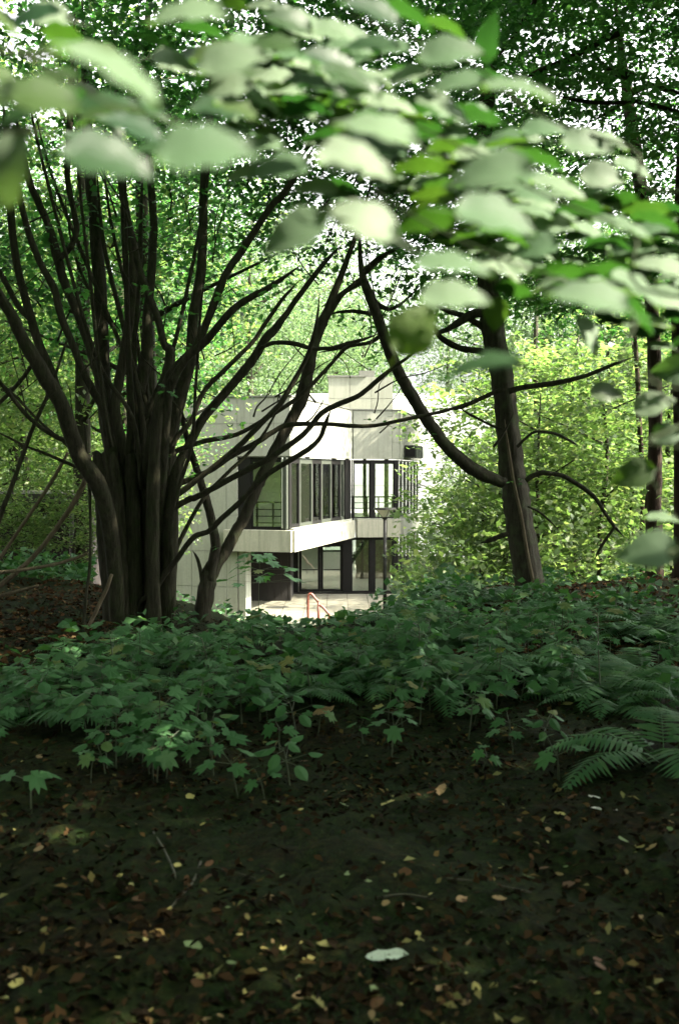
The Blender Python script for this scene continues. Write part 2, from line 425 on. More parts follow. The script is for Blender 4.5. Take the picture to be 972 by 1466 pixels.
# windows
def window(A, B, s0, s1, z0, z1, off=-.12, fw=.07, fm=None, gm=None, top=None, parent=bld, name='window'):
    A, d, n, L = frame2(A, B); fm = fm or M['frame']; gm = gm or M['glass']; t = top or fw
    mb = MB()
    mb.obox(A, d, n, s0, s0 + fw, off - .05, off + .05, z0, z1); mb.obox(A, d, n, s1 - fw, s1, off - .05, off + .05, z0, z1)
    mb.obox(A, d, n, s0 + fw, s1 - fw, off - .047, off + .047, z0, z0 + fw); mb.obox(A, d, n, s0 + fw, s1 - fw, off - .047, off + .047, z1 - t, z1)
    o = mb.out(name, fm, parent)
    p = MB(); p.obox(A, d, n, s0 + fw - .01, s1 - fw + .01, off - .006, off + .006, z0 + fw - .01, z1 - t + .01)
    p.out('pane', gm, o); return o
def post(A, B, s0, s1, z0, z1, m=None, n0=-.22, n1=-.02, name='mullion'):
    return slabbox(A, B, s0, s1, n0, n1, z0, z1, name, m or M['frame'])
zt, zb = ZW - .04, ZS + .055
# left front upper window
post(P0, P1, sW + .02, sW + .45, zb - .05, zt, name='corner_post'); post(P0, P1, L01 - .28, L01 - .02, zb - .05, zt, name='corner_post')
window(P0, P1, sW + .452, L01 - .282, zb, zt, fw=.06, top=.16)
slabbox(P0, P1, sW + .02, L01 - .02, -.3, -.05, zb - .06, zb - .002, 'sill', M['frame'])
# side windows of the wing
edges = [s_at(p, P1, P2) for p in (412.5, 419, 432, 450, 463, 477, 490)] + [L12 - .95]
gm = M['frame_grey']
post(P1, P2, .02, edges[0], zb, zt, gm, n0=-.16, n1=-.06, name='corner_post')
for i, (a, b) in enumerate(zip(edges[:-1], edges[1:])):
    window(P1, P2, a + .006, b - .006, zb + .002, zt, fw=.12, fm=gm if i % 2 == 0 else M['frame'], top=.2, gm=M['glass_reflective'])
post(P1, P2, L12 - .94, L12 - .02, zb, zt, name='corner_post')
Ac, dc, nc, lc = frame2(P1, P2)
for s0, s1 in ((edges[0] + .1, edges[1] - .05), (edges[1] + .15, edges[2] - .15), (edges[2] + .3, edges[2] + .9), (edges[3] + .15, edges[4] - .4), (edges[5] + .15, edges[6] - .2)):
    mb = MB(); w = (s1 - s0) / 6
    for i in range(6): mb.obox(Ac, dc, nc, s0 + i * w, s0 + (i + 1) * w - .004, -.26 - .03 * (i % 2), -.23 - .03 * (i % 2), zb + .02, zt)
    mb.out('curtain', M['inner_white'], bld)  # pale pleated panels added behind the glass to whiten the panes
# frontal middle windows
e = [s_at(p, P2, P3) for p in (503, 530.5, 536, 565, 571)]
post(P2, P3, .03, e[0] + .06 if e[0] > 0 else .09, zb, zt, name='corner_post')
window(P2, P3, .1, e[1], zb + .002, zt, fw=.05, top=.17); post(P2, P3, e[1] + .002, e[2], zb, zt)
window(P2, P3, e[2] + .002, e[3], zb + .002, zt, fw=.05, top=.17); post(P2, P3, e[3] + .002, L23 - .01, zb, zt, name='corner_post')
# right side glazing, thin pale bars
for i in range(6):
    a = .25 + i * 1.32
    window(P3, P4, a, a + 1.3, zb, zt, fw=.045, fm=M['frame_grey'])
    window(P3, P4, a, a + 1.3, ZF, ZB - .01, fw=.045, fm=M['frame_grey'])
# inner posts and back glazing of the upper room
for px, yy, w in ((522, 51, .16), (553, 51, .2), (497, 53, .2), (478, 50, .22), (440, 49, .2)):
    x = (px - 486) / FPX * yy
    mb = MB(); mb.box((x - w / 2, yy, ZS - .05), (x + w / 2, yy + .2, ZW + .3)); mb.out('inner_post', M['frame_grey'], bld)
slabbox(P0, P1, 1.0, L01 - .45, -2.4, -2.2, ZS, ZW + .29, 'inner_wall', M['inner_white'])
# railings just inside the glass
def railing(A, B, s0, s1, off, posts):
    A, d, n, L = frame2(A, B)
    mb = MB(); mb.obox(A, d, n, s0, s1, off - .03, off + .03, ZS + .92, ZS + .98)
    r = mb.out('railing', M['frame'], bld)
    for z in (.2, .44, .68):
        b = MB(); b.obox(A, d, n, s0, s1, off - .015, off + .015, ZS + z, ZS + z + .035); b.out('rail_bar', M['frame'], r)
    for s in posts:
        b = MB(); b.obox(A, d, n, s - .025, s + .025, off - .04, off + .04, ZS - .05, ZS + .97); b.out('rail_post', M['frame'], r)
railing(P0, P1, sW + .45, L01 - .3, -.6, [sW + .5, sW + 1.1])
railing(P1, P2, 2.2, L12 - .1, -.7, [2.25, 3.6, 5, 6.4, 7.6])
railing(P2, P3, .1, L23 - .1, -.7, [.2, .72, .8, 1.3, 1.9])
# ground floor glazing, frontal, set back under the wing
G0 = (at(412, 675, 45.9)[0], 45.9); G1 = (P3[0] - .05, 46.15)
GL = frame2(G0, G1)[3]
def gs(px): return s_at(px, G0, G1)
zf, zg = ZF + .02, ZB - .012
post(G0, G1, gs(414.5), gs(427), zf, zg, name='door_post')
zd = ZF + 2.08
slabbox(G0, G1, gs(427) + .003, gs(491) - .003, -.22, -.02, zd + .005, zd + .13, 'door_head', M['frame'])
slabbox(G0, G1, gs(427) + .003, gs(491) - .003, -.2, -.04, zd + .135, zg, 'fascia', M['brown_wall'])
for a, b in ((428, 459), (459, 491)):
    dr = window(G0, G1, gs(a), gs(b) - .006, zf + .02, zd, fw=.11, name='door', gm=M['glass'])
    mb = MB(); A, d, n, L = frame2(G0, G1); mb.obox(A, d, n, gs(a) + .13, gs(b) - .13, -.06, -.03, zf + .95, zf + .99); mb.out('push_bar', M['frame'], dr)
post(G0, G1, gs(491), gs(503), zf, zg, name='door_post')
window(G0, G1, gs(503) + .003, gs(529.5), zf, zg, fw=.05, top=.12); post(G0, G1, gs(529.5) + .002, gs(536), zf, zg)
window(G0, G1, gs(536) + .003, gs(563), zf, zg, fw=.05, top=.12); post(G0, G1, gs(563) + .002, gs(570), zf, zg, name='corner_post')
slabbox(G0, G1, gs(414), GL, -.2, .12, ZF - .05, ZF + .018, 'threshold', M['frame'])
# recess under the wing: dark ribbed boards
xr0, xr1 = at(346, 675, 43.2)[0], at(414, 675, 43.2)[0]
nb = 9
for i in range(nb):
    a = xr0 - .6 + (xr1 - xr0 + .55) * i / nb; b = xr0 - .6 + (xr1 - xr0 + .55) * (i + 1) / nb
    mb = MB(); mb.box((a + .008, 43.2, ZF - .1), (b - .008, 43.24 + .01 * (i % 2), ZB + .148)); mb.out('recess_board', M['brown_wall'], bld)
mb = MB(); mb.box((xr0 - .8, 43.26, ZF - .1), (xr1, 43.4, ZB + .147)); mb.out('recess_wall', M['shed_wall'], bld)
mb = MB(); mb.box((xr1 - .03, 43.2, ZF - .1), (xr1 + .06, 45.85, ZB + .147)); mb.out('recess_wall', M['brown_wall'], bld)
# inside the ground floor
poly_slab([(G0[0] - 4, 45.7), (P3[0] - .1, 46.35), (3.9, 54.4), (2.4, 59.8), (-6, 59.8)], ZF - .2, ZF + .012, 'inner_floor', M['inner_floor'])
bw = at(503, 675, 53)[0]
mb = MB(); mb.box((bw + .2, 52.0, ZF + .013), (3.25, 52.2, ZB + .14)); mb.out('inner_wall', M['brown_inner'], bld)
mb = MB(); mb.box((at(427, 675, 51)[0] - 4, 51.0, ZF + .013), (at(455, 675, 51)[0], 51.15, ZB + .14)); mb.out('inner_wall', M['inner_white'], bld)
xw0, xw1 = at(458, 675, 56)[0], at(500, 675, 56)[0]
window((xw0, 56.0), (xw1, 56.0), 0, xw1 - xw0, ZF + 1.0, ZB + .1, fw=.1)
for i in range(4):
    mb = MB(); mb.box((xw0 + .1, 55.95, ZF + 1.25 + i * .3), (xw0 + .55, 56.05, ZF + 1.4 + i * .3)); mb.out('shelf', M['frame'], bld)
mb = MB(); mb.box((xw0 - .1, 56.0, ZF + .013), (xw1 + .3, 56.12, ZF + .995)); mb.out('inner_wall', M['inner_white'], bld)
# stair with open treads
sx0, sx1 = at(500, 675, 49.5)[0], at(532, 675, 49.5)[0]
stair = None
mb = MB()
for yy in (48.9, 50.2):
    z0, z1 = ZF + .9, ZB + .1; w = .13
    V = [(sx0, yy, z0 - w), (sx1, yy, z1 - w), (sx1, yy, z1 + w), (sx0, yy, z0 + w)]
    V += [(x, y + .06, z) for x, y, z in V]
    mb.add(V, [(0, 1, 2, 3), (7, 6, 5, 4), (0, 4, 5, 1), (1, 5, 6, 2), (2, 6, 7, 3), (3, 7, 4, 0)])
stair = mb.out('stair', M['brown_wall'], bld)
for i in range(8):
    t = (i + .5) / 8; x = sx0 + (sx1 - sx0) * t; z = ZF + .9 + (ZB + .1 - ZF - .9) * t
    mb = MB(); mb.box((x - .1, 48.97, z), (x + .1, 50.19, z + .05)); mb.out('tread', M['inner_white'], stair)
# set-back upper block on the roof
q0, q1 = at(470, 675, 56)[0], at(562, 675, 56)[0]
mb = MB(); mb.box((q0, 56, ZW + .5), (q1, 59.5, 6.42)); blk = mb.out('roof_block', M['concrete_joint'], bld)
for i in range(3):
    a = q0 + (q1 - q0) * i / 3; b = q0 + (q1 - q0) * (i + 1) / 3
    mb = MB(); mb.box((a + .012, 55.93, ZW + .52), (b - .012, 55.998, 5.3)); mb.out('wall_panel', M['concrete'], blk)
    mb = MB(); mb.box((a + .012, 55.93, 5.32), (b - .012, 55.998, 6.41)); mb.out('wall_panel', M['concrete'], blk)
mb = MB(); mb.box((q0 - .05, 55.85, 6.425), (at(524, 675, 56)[0], 59.6, 6.5)); mb.out('coping', M['coping'], blk)
mb = MB(); mb.box((at(514, 675, 57)[0], 57, 6.51), (at(536, 675, 57)[0], 58, 6.85)); mb.out('roof_vent', M['coping'], blk)
# three louvre boxes on the right end under the parapet
A3, d3, n3, _l = frame2(P3, P4)
for i in range(3):
    mb = MB(); mb.obox(A3, d3, n3, 1.2 + i * 1.0, 2.0 + i * 1.0, .08, .62, ZW + .08, ZW + .62); lb = mb.out('louvre_box', M['frame_grey'], bld)
    mb = MB(); mb.obox(A3, d3, n3, 1.17 + i * 1.0, 1.198 + i * 1.0, .13, .57, ZW + .13, ZW + .57); mb.out('louvre', M['frame'], lb)

# terrace of pavers
tz = ZF - .004
terr = poly = None
def top_slab(x0, x1, y0, y1):
    mb = MB(); mb.box((x0, y0, ZF - .25), (x1, y1, ZF - .05)); return mb
ter = link('terrace', top_slab(-4.6, 3.6, 34.4, 47.2).mesh('terrace', M['concrete_joint'])); tag(ter, 'pale paved terrace in front of the building doors', kind='structure')
pv = None; nx, ny = 10, 15
for i in range(nx):
    for j in range(ny):
        x0 = -4.6 + 8.2 * i / nx; x1 = -4.6 + 8.2 * (i + 1) / nx; y0 = 34.4 + 11.35 * j / ny; y1 = 34.4 + 11.35 * (j + 1) / ny
        mb = MB(); dz = random.uniform(-.006, .004); mb.box((x0 + .01, y0 + .01, ZF - .048), (x1 - .01, y1 - .01, ZF - .008 + dz))
        o = link('paver', mb.mesh('paver', M['paver']), ter)

# bent red handrail
hr = thing('handrail', 'short reddish bent tube handrail on the terrace steps', 'handrail', at(441, 850, 37.5) * (1, 1, 0) + (0, 0, ZF))
def hp(px, py): return at(px, py, 37.5)
def tubepart(P, rad, name, m, parent, k=8, sub=3, rough=0, wob=0):
    V, F = tube_geo(P, rad, k, sub, rough, True, wob); return part_w(name, V, F, m, parent, True)
b0 = hp(441, 853); b0b = b0.copy(); b0b[2] = ZF - .3
tubepart([b0b, hp(441, 880), hp(441, 856), hp(442.5, 851), hp(446, 850.5), hp(450, 855), hp(456, 862)], [.045] * 7, 'rail', M['rail_red'], hr)
p = hp(456, 862); q = p.copy(); q[2] = ZF - .3
tubepart([q, p], [.045, .045], 'post', M['rail_red'], hr, sub=1)
tubepart([hp(456.5, 866), hp(461, 868), hp(469, 877), hp(471, 881)] + [hp(471, 900)], [.045] * 5, 'rail', M['rail_red'], hr)

# lamp post
LY = 40.5
lb = at(551, 727, LY); lx, lz = lb[0], lb[2]
lamp = thing('lamp_post', 'slim dark lamp post with a pale inverted cone head by the glazing', 'lamp post', (lx, LY, ZF))
mb = MB(); mb.cyl((lx, LY, ZF - .3), (lx, LY, lz - .40), .07, .065, 12); mb.out('pole', M['lamp_metal'], lamp, True)
mb = MB(); mb.cyl((lx, LY, lz - .42), (lx, LY, lz - .34), .09, .12, 12); hd = mb.out('lamp_neck', M['lamp_metal'], lamp)
V, F = tube_geo([(lx, LY, lz - .34), (lx, LY, lz - .07)], [.11, .36], 20, sub=1); part_w('lamp_shade', V, F, M['lamp_white'], lamp)
mb = MB(); mb.cyl((lx, LY, lz - .065), (lx, LY, lz), .43, .42, 20); mb.out('lamp_cap', M['lamp_metal'], lamp)
for i in range(4):
    a = i * math.pi / 2 + .4; mb = MB(); mb.cyl((lx + .115 * math.cos(a), LY + .115 * math.sin(a), lz - .34), (lx + .37 * math.cos(a), LY + .37 * math.sin(a), lz - .066), .012, .012, 6); mb.out('lamp_rib', M['lamp_metal'], lamp)

# pale block added behind the concrete building to whiten its windows and the gap
fb = thing('pale_building', 'bright pale building standing close behind the concrete one', 'building', (3, 66, -4))
mb = MB(); mb.box((-5, 66, -5), (9.6, 74, 6.3)); mb.out('wall', M['concrete_joint'], fb)
for i in range(5):
    for j in range(4):
        x0 = -5 + 14.6 * i / 5; x1 = -5 + 14.6 * (i + 1) / 5
        mb = MB(); mb.box((x0 + .012, 65.93, -4.9 + j * 2.8), (x1 - .012, 65.997, -4.9 + j * 2.8 + 2.78)); mb.out('wall_panel', M['far_wall'], fb)
for j in range(4):
    for i in range(2):
        mb = MB(); mb.box((9.603, 66.01 + i * 4, -4.9 + j * 2.8), (9.67, 66.0 + i * 4 + 3.98, -4.9 + j * 2.8 + 2.78)); mb.out('wall_panel', M['far_wall'], fb)

# boarded block at the far left, standing in for a low wall and dark bank
sh = thing('low_shed', 'low dark shed with a grey roof edge behind the leaning poles', 'shed', (-6.5, 19, -.9))
xa, xb = -11.0, at(100, 700, 18.6)[0]
for i in range(14):
    a = xa + (xb - xa) * i / 14; b = xa + (xb - xa) * (i + 1) / 14
    mb = MB(); mb.box((a + .01, 18.6, -1.5), (b - .01, 18.64 + .012 * (i % 2), 1.0)); mb.out('board', M['shed_wall'], sh)
mb = MB(); mb.box((xa, 18.66, -1.5), (xb - .05, 21.5, .98)); mb.out('wall', M['shed_wall'], sh)
mb = MB(); mb.box((xa - .1, 18.4, 1.003), (xb + .1, 21.7, 1.17)); mb.out('roof', M['shed_roof'], sh)

# ------------------------------------------------------------------ leaf clouds
def leaf_cloud(C, N, size, ratio=.62, var=.35):
    """rhombic folded leaves at centres C with normals N -> verts, quads"""
    n = len(C)
    a = rs.normal(size=(n, 3)); a -= N * (a * N).sum(1)[:, None]; a /= np.linalg.norm(a, axis=1)[:, None]
    b = np.cross(N, a)
    L = (size * (1 + var * (rs.rand(n) * 2 - 1)))[:, None]; W = L * ratio
    dz = N * (L * .10)
    V = np.stack([C - a * L * .5, C - a * L * .02 + b * W * .5 + dz, C + a * L * .5 - dz * .7, C - a * L * .02 - b * W * .5 + dz], 1).reshape(-1, 3)
    F = np.arange(n * 4).reshape(-1, 4)
    return V, F
def up_normals(n, spread):
    N = rs.normal(size=(n, 3)) * spread; N[:, 2] += 1; N /= np.linalg.norm(N, axis=1)[:, None]; return N
def sprays(cents, per, rad, flat, droop=.15):
    """layered sprays of leaves round each centre"""
    n = len(cents); k = per
    u = rs.rand(n, k) ** .5; ph = rs.rand(n, k) * 2 * math.pi
    el = .45 + .55 * rs.rand(n, 1); th = rs.rand(n, 1) * 2 * math.pi
    x = u * np.cos(ph) * rad; y = u * np.sin(ph) * rad * el
    X = x * np.cos(th) - y * np.sin(th); Y = x * np.sin(th) + y * np.cos(th)
    tilt = rs.normal(0, .22, (n, 1)); tilt2 = rs.normal(0, .22, (n, 1))
    Z = rs.normal(0, flat, (n, k)) - droop * u * u * rad + X * tilt + Y * tilt2
    return (cents[:, None, :] + np.stack([X, Y, Z], 2)).reshape(-1, 3)
def in_ellipsoid(n, c, r, shell=.35):
    d = rs.normal(size=(n, 3)); d /= np.linalg.norm(d, axis=1)[:, None]
    q = (shell + (1 - shell) * rs.rand(n) ** .6)[:, None]
    return np.array(c) + d * q * np.array(r)
SDIR = np.array(SUN_DIR)
def gap(C, p0=(0.28, 1.3, 1.85), r=1.12):
    """False where leaves would stand in the opening through which the sun reaches the near twigs"""
    v = C - np.array(p0); t = v @ SDIR
    d = np.linalg.norm(v - t[:, None] * SDIR, axis=1)
    return ~((d < r) & (t > 0))
def open_view(C, ymin=6.5):
    """False for leaves that would hang in front of the lens nearer than the first trees"""
    y = np.maximum(C[:, 1], .01); px = 486 + C[:, 0] / y * FPX; py = 675 - (C[:, 2] - EYE) / y * FPX
    return ~((C[:, 1] > .0) & (C[:, 1] < ymin) & (px > -250) & (px < 1220) & (py > -160))
def crown_mesh(name, C, size, m, spread=.55, ratio=.62, cut=True, org=(0, 0, 0)):
    if cut: C = C[gap(C) & open_view(C)]
    V, F = leaf_cloud(C, up_normals(len(C), spread), size, ratio)
    return mesh_np(name, V - np.array(org), F, m)

# ------------------------------------------------------------------ the many-stemmed tree on the left
TY = 11.0
base = at(210, 892, TY); base[2] = float(gz(base[0], TY))
ct = thing('coppiced_tree', 'broad dark many-stemmed tree fanning out of one thick stool', 'tree', base)
STEMS = [  # pixel path from the stool upward, width in pixels at each point, depth lean
    ([(168, 905, 28), (156, 780, 27), (142, 700, 27), (117, 650, 26), (88, 579, 24), (61, 533, 23), (35, 488, 20), (16, 449, 17), (-2, 420, 15), (-40, 350, 12)], -.8),
    ([(84, 560, 16), (70, 522, 15), (56, 489, 14), (40, 435, 13), (27, 384, 12), (20, 340, 12), (14, 270, 11), (5, 150, 9)], -.2),
    ([(47, 460, 9), (27, 438, 9), (0, 388, 8), (-30, 340, 6)], .2),
    ([(176, 905, 34), (172, 780, 30), (166, 680, 26), (151, 595, 15), (134, 560, 13), (118, 529, 12), (104, 492, 12), (89, 456, 12), (78, 414, 12), (62, 384, 11), (48, 352, 11), (34, 305, 10), (20, 240, 9), (0, 120, 7)], -.3),
    ([(186, 905, 34), (180, 780, 28), (168, 680, 24), (150, 600, 19), (144, 555, 16), (134, 515, 15), (112, 449, 15), (94, 408, 15), (82, 366, 16), (70, 323, 13), (53, 285, 12), (40, 250, 11), (20, 150, 9)], .2),
    ([(84, 372, 11), (101, 355, 11), (110, 330, 11), (106, 301, 11), (97, 253, 11), (100, 190, 12), (103, 110, 12), (108, 20, 10)], .1),
    ([(192, 905, 32), (186, 780, 28), (176, 690, 26), (156, 614, 22), (150, 547, 21), (147, 497, 21), (144, 411, 20), (139, 360, 20), (136, 307, 19), (131, 270, 18), (124, 160, 15), (118, 0, 12)], .5),
    ([(160, 640, 8), (147, 560, 7), (137, 470, 6), (131, 411, 6), (127, 375, 5), (121, 328, 5), (114, 256, 5), (108, 180, 4)], -.5),
    ([(204, 905, 34), (200, 780, 28), (186, 680, 24), (166, 590, 17), (171, 547, 16), (178, 507, 15), (186, 460, 15), (190, 414, 14), (191, 360, 14), (182, 307, 13), (176, 270, 13), (165, 160, 11), (160, 30, 9)], .1),
    ([(226, 905, 34), (224, 760, 30), (222, 660, 26), (234, 560, 16), (244, 507, 15), (235, 492, 11), (226, 456, 11), (211, 417, 11), (199, 382, 10), (192, 345, 9), (180, 300, 7)], -.4),
    ([(212, 905, 36), (210, 780, 34), (204, 690, 32), (195, 614, 26), (198, 560, 24), (208, 520, 22), (211, 490, 19), (211, 449, 16), (216, 400, 14), (220, 330, 13), (214, 240, 11), (208, 100, 9)], .4),
    ([(215, 700, 14), (190, 590, 12), (192, 520, 11), (194, 470, 9), (200, 400, 8), (202, 320, 7), (205, 230, 6)], .6),
    ([(240, 905, 34), (238, 780, 30), (236, 690, 28), (246, 614, 24), (260, 560, 22), (273, 515, 20), (277, 454, 18), (285, 410, 17), (289, 374, 16), (291, 320, 15), (292, 270, 14), (300, 170, 12), (305, 60, 9)], .5),
    ([(232, 905, 26), (228, 760, 24), (225, 600, 18), (240, 545, 15), (258, 520, 14), (283, 493, 13), (307, 433, 13), (316, 410, 13), (326, 388, 12), (347, 358, 12), (364, 332, 11), (390, 293, 11), (408, 275, 11), (450, 210, 8)], -.2),
    ([(246, 905, 26), (240, 740, 22), (236, 620, 16), (244, 556, 13), (266, 515, 12), (296, 487, 12), (328, 449, 11), (352, 430, 10), (388, 410, 9), (430, 380, 7)], -.5),
    ([(250, 900, 18), (246, 740, 14), (248, 640, 9), (274, 603, 8), (293, 560, 8), (327, 525, 8), (362, 490, 7), (381, 462, 7), (406, 427, 6), (430, 400, 5)], .3),
    ([(254, 900, 24), (254, 760, 20), (258, 680, 14), (274, 630, 13), (292, 598, 13), (327, 557, 13), (360, 518, 13), (380, 485, 13), (393, 472, 12), (408, 452, 9), (427, 425, 8), (462, 379, 7), (490, 350, 5)], .6),
    ([(256, 770, 14), (255, 735, 12), (287, 715, 11), (300, 711, 11), (346, 684, 10), (383, 662, 10), (402, 649, 10), (434, 622, 9), (460, 592, 9), (484, 579, 9), (514, 566, 8), (541, 544, 8), (567, 523, 6), (582, 513, 5), (610, 490, 4)], -.5),
    ([(244, 700, 12), (262, 694, 10), (287, 684, 9), (314, 671, 9), (340, 651, 9), (367, 634, 9), (393, 617, 8), (415, 608, 8), (468, 607, 7), (506, 610, 7), (538, 609, 6), (572, 602, 6), (600, 596, 6), (640, 587, 5), (686, 570, 4)], .9),
    ([(200, 880, 8), (203, 868, 8), (212, 858, 9), (231, 847, 9), (250, 823, 9), (271, 802, 9), (290, 780, 9), (306, 767, 9), (330, 760, 9), (349, 743, 9), (373, 719, 9), (394, 684, 8), (415, 665, 8), (447, 643, 8), (458, 627, 7), (466, 607, 7), (473, 588, 5)], -.8),
    ([(240, 660, 14), (260, 645, 9), (293, 632, 8), (340, 622, 7), (393, 592, 7), (431, 566, 7), (468, 528, 6), (484, 510, 6), (500, 496, 6), (538, 488, 4)], .4),
    ([(250, 720, 12), (290, 690, 9), (340, 645, 9), (361, 620, 9), (380, 600, 9), (400, 580, 9), (420, 547, 8), (440, 510, 7), (452, 470, 6), (458, 420, 5)], .0),
    ([(370, 500, 6), (392, 491, 7), (420, 492, 8), (447, 499, 7), (474, 498, 6), (500, 491, 6), (520, 486, 5), (542, 478, 4)], .8),
    ([(262, 800, 9), (262, 730, 8), (274, 640, 6), (280, 560, 5), (284, 500, 5), (288, 440, 4), (296, 380, 4)], -.7),
    ([(120, 672, 6), (96, 661, 6), (67, 648, 5), (40, 640, 4), (16, 628, 4), (-20, 610, 3)], -.4),
    ([(112, 642, 8), (107, 637, 8), (78, 624, 8), (51, 606, 7), (32, 587, 7), (0, 547, 6), (-30, 520, 5)], -.9),
    ([(112, 655, 5), (95, 636, 4), (72, 616, 4), (52, 598, 4), (19, 563, 4), (-10, 540, 3)], .2),
    ([(262, 905, 12), (268, 800, 11), (280, 770, 8), (310, 715, 7), (335, 680, 6), (372, 630, 5), (420, 545, 4)], .7),
    ([(258, 900, 14), (262, 860, 14), (258, 830, 11), (248, 800, 8)], .5),
]
def stem_part(pts, lean, parent, Y, name, m, k=9, rough=.22, dY0=0.0, y_axis=None):
    n = len(pts); P = []; rd = []
    if name in ('stem', 'branch') and parent is ct:      # narrow foot, slimmer rods
        pts = [(201 + (a - 206) * (.80 + .2 * float(smooth((760 - b) / 120.0))) if b > 640 else a, b, w * .88 * (.92 if b > 700 else 1)) for a, b, w in pts]
    y0 = pts[0][1]
    for i, (px, py, w) in enumerate(pts):
        t = max(0, (860 - py) / 700.0)
        yy = Y + dY0 + lean * t * 2.2
        P.append(at(px, py, yy)); rd.append(wid(w, yy) / 2)
    rd[-1] *= .2
    V, F = tube_geo(P, rd, k, 5, rough, True, .03)
    return part_w(name, V, F, m, parent, True)
for i, (pts, lean) in enumerate(STEMS):
    big = pts[0][1] > 880
    stem_part(pts, lean, ct, TY, 'stem' if big else 'branch', M['bark'], 10 if pts[0][2] > 15 else 7, dY0=random.uniform(-.22, .22) if big else random.uniform(-.25, .1))
for i in range(10):      # thinner rods between the main ones
    x0 = random.uniform(176, 240); x1 = random.gauss(205, 120); y1 = random.uniform(170, 330); w = random.uniform(4.5, 9)
    if x1 > 330: y1 += 90
    bx = .45 * (x1 - x0) + x0 + random.uniform(-12, 12)
    stem_part([(x0, 700, w * 1.3), (x0 + .12 * (x1 - x0), 600, w * 1.15), (bx, 480 + .15 * abs(x1 - x0), w), (x1, y1 + 60, w * .8), (x1 + (x1 - bx) * .35, y1 - 60, w * .5)], random.uniform(-.6, .9), ct, TY, 'branch', M['bark'], 6, dY0=random.uniform(-.3, .3))
# the fused stool
for i in range(11):
    x = 163 + i * 7.6; off = random.uniform(-.12, .25)
    P = [(x - 3, 930, 27), (x, 880, 25), (154 + i * 9.0 + random.uniform(-3, 3), 780, 24), (149 + i * 10.0, 700, 21), (146 + i * 10.8 + (i - 5) * 1.2, 655, 13), (146 + i * 10.8 + (i - 5) * 2.5, 648, 3)]
    V, F = tube_geo([at(a, b, TY + off) for a, b, c in P], [wid(c, TY) / 2 for a, b, c in P], 11, 5, .35, True, .05)
    part_w('trunk', V, F, M['bark'], ct, True)
# fine twigs
for i in range(120):
    px = random.uniform(-20, 560); py = random.uniform(240, 620); L = random.uniform(40, 130); a = R(random.uniform(20, 150))
    yy = TY + random.uniform(-1.2, 2.0); w = random.uniform(1.5, 3.2)
    P = [at(px + L * t * math.cos(a) + random.uniform(-4, 4), py - L * t * math.sin(a) + random.uniform(-4, 4), yy) for t in (0, .35, .7, 1)]
    if i == 0: tw = MB()
    V, F = tube_geo(P, [wid(w, yy) / 2, wid(w * .8, yy) / 2, wid(w * .6, yy) / 2, .002], 5, 3); tw.add(V, F)
o = tw.out('twigs', M['bark'], ct, True); o['kind'] = 'stuff'
# its crown
C = np.vstack([sprays(in_ellipsoid(330, (-2.4, 12.2, 6.2), (4.6, 3.2, 2.2), .0), 34, .55, .05),
               sprays(in_ellipsoid(330, (-2.2, 11.5, 9.6), (5.0, 4.6, 2.6), .0)[:210], 34, .6, .06),
               sprays(in_ellipsoid(110, (-4.2, 12.3, 3.9), (2.6, 2.2, 1.2), .0), 26, .45, .05)])
co = link('crown', crown_mesh('crown', C, .095, M['leaf_mid'], .55, org=base), ct); co['kind'] = 'stuff'

# leaning forked tree beside it
LYY = 11.8
b2 = at(288, 900, LYY); b2[2] = float(gz(b2[0], LYY))
lt = thing('forked_tree', 'slender leaning tree with a forked trunk just beside the thick stool', 'tree', b2)
stem_part([(286, 925, 30), (287, 898, 27), (294, 850, 26), (302, 815, 25), (318, 795, 19), (330, 775, 18), (343, 752, 17), (352, 735, 17), (364, 705, 17), (376, 680, 17), (392, 648, 17), (411, 612, 17), (424, 588, 17), (434, 566, 17), (442, 530, 16), (447, 501, 16), (456, 475, 15), (466, 452, 14), (482, 410, 11), (498, 368, 8), (515, 320, 6), (540, 230, 4)], .3, lt, LYY, 'trunk', M['bark_lit'], 10)
stem_part([(300, 830, 14), (306, 800, 13), (309, 778, 13), (303, 745, 11), (295, 713, 11), (287, 688, 10), (279, 662, 9), (270, 635, 8), (262, 600, 6), (255, 560, 5)], -.2, lt, LYY, 'trunk', M['bark_lit'], 8)
stem_part([(352, 735, 8), (370, 700, 8), (399, 640, 8), (415, 600, 7), (428, 560, 7), (440, 515, 6), (452, 470, 5), (470, 430, 4)], .6, lt, LYY, 'branch', M['bark_lit'], 7)
stem_part([(296, 870, 9), (288, 820, 6), (283, 800, 5), (276, 788, 3)], -.3, lt, LYY, 'branch', M['bark_lit'], 6)
stem_part([(459, 470, 8), (475, 445, 8), (492, 420, 7), (520, 395, 5), (560, 360, 4)], .3, lt, LYY, 'branch', M['bark_lit'], 6)
C = sprays(in_ellipsoid(240, (-.1, 12.6, 6.6), (2.6, 2.6, 2.2), .0), 32, .5, .05)
C = C[(C[:, 2] > 3.4)]
co = link('crown', crown_mesh('crown', C, .09, M['leaf_mid'], .55, org=b2), lt); co['kind'] = 'stuff'

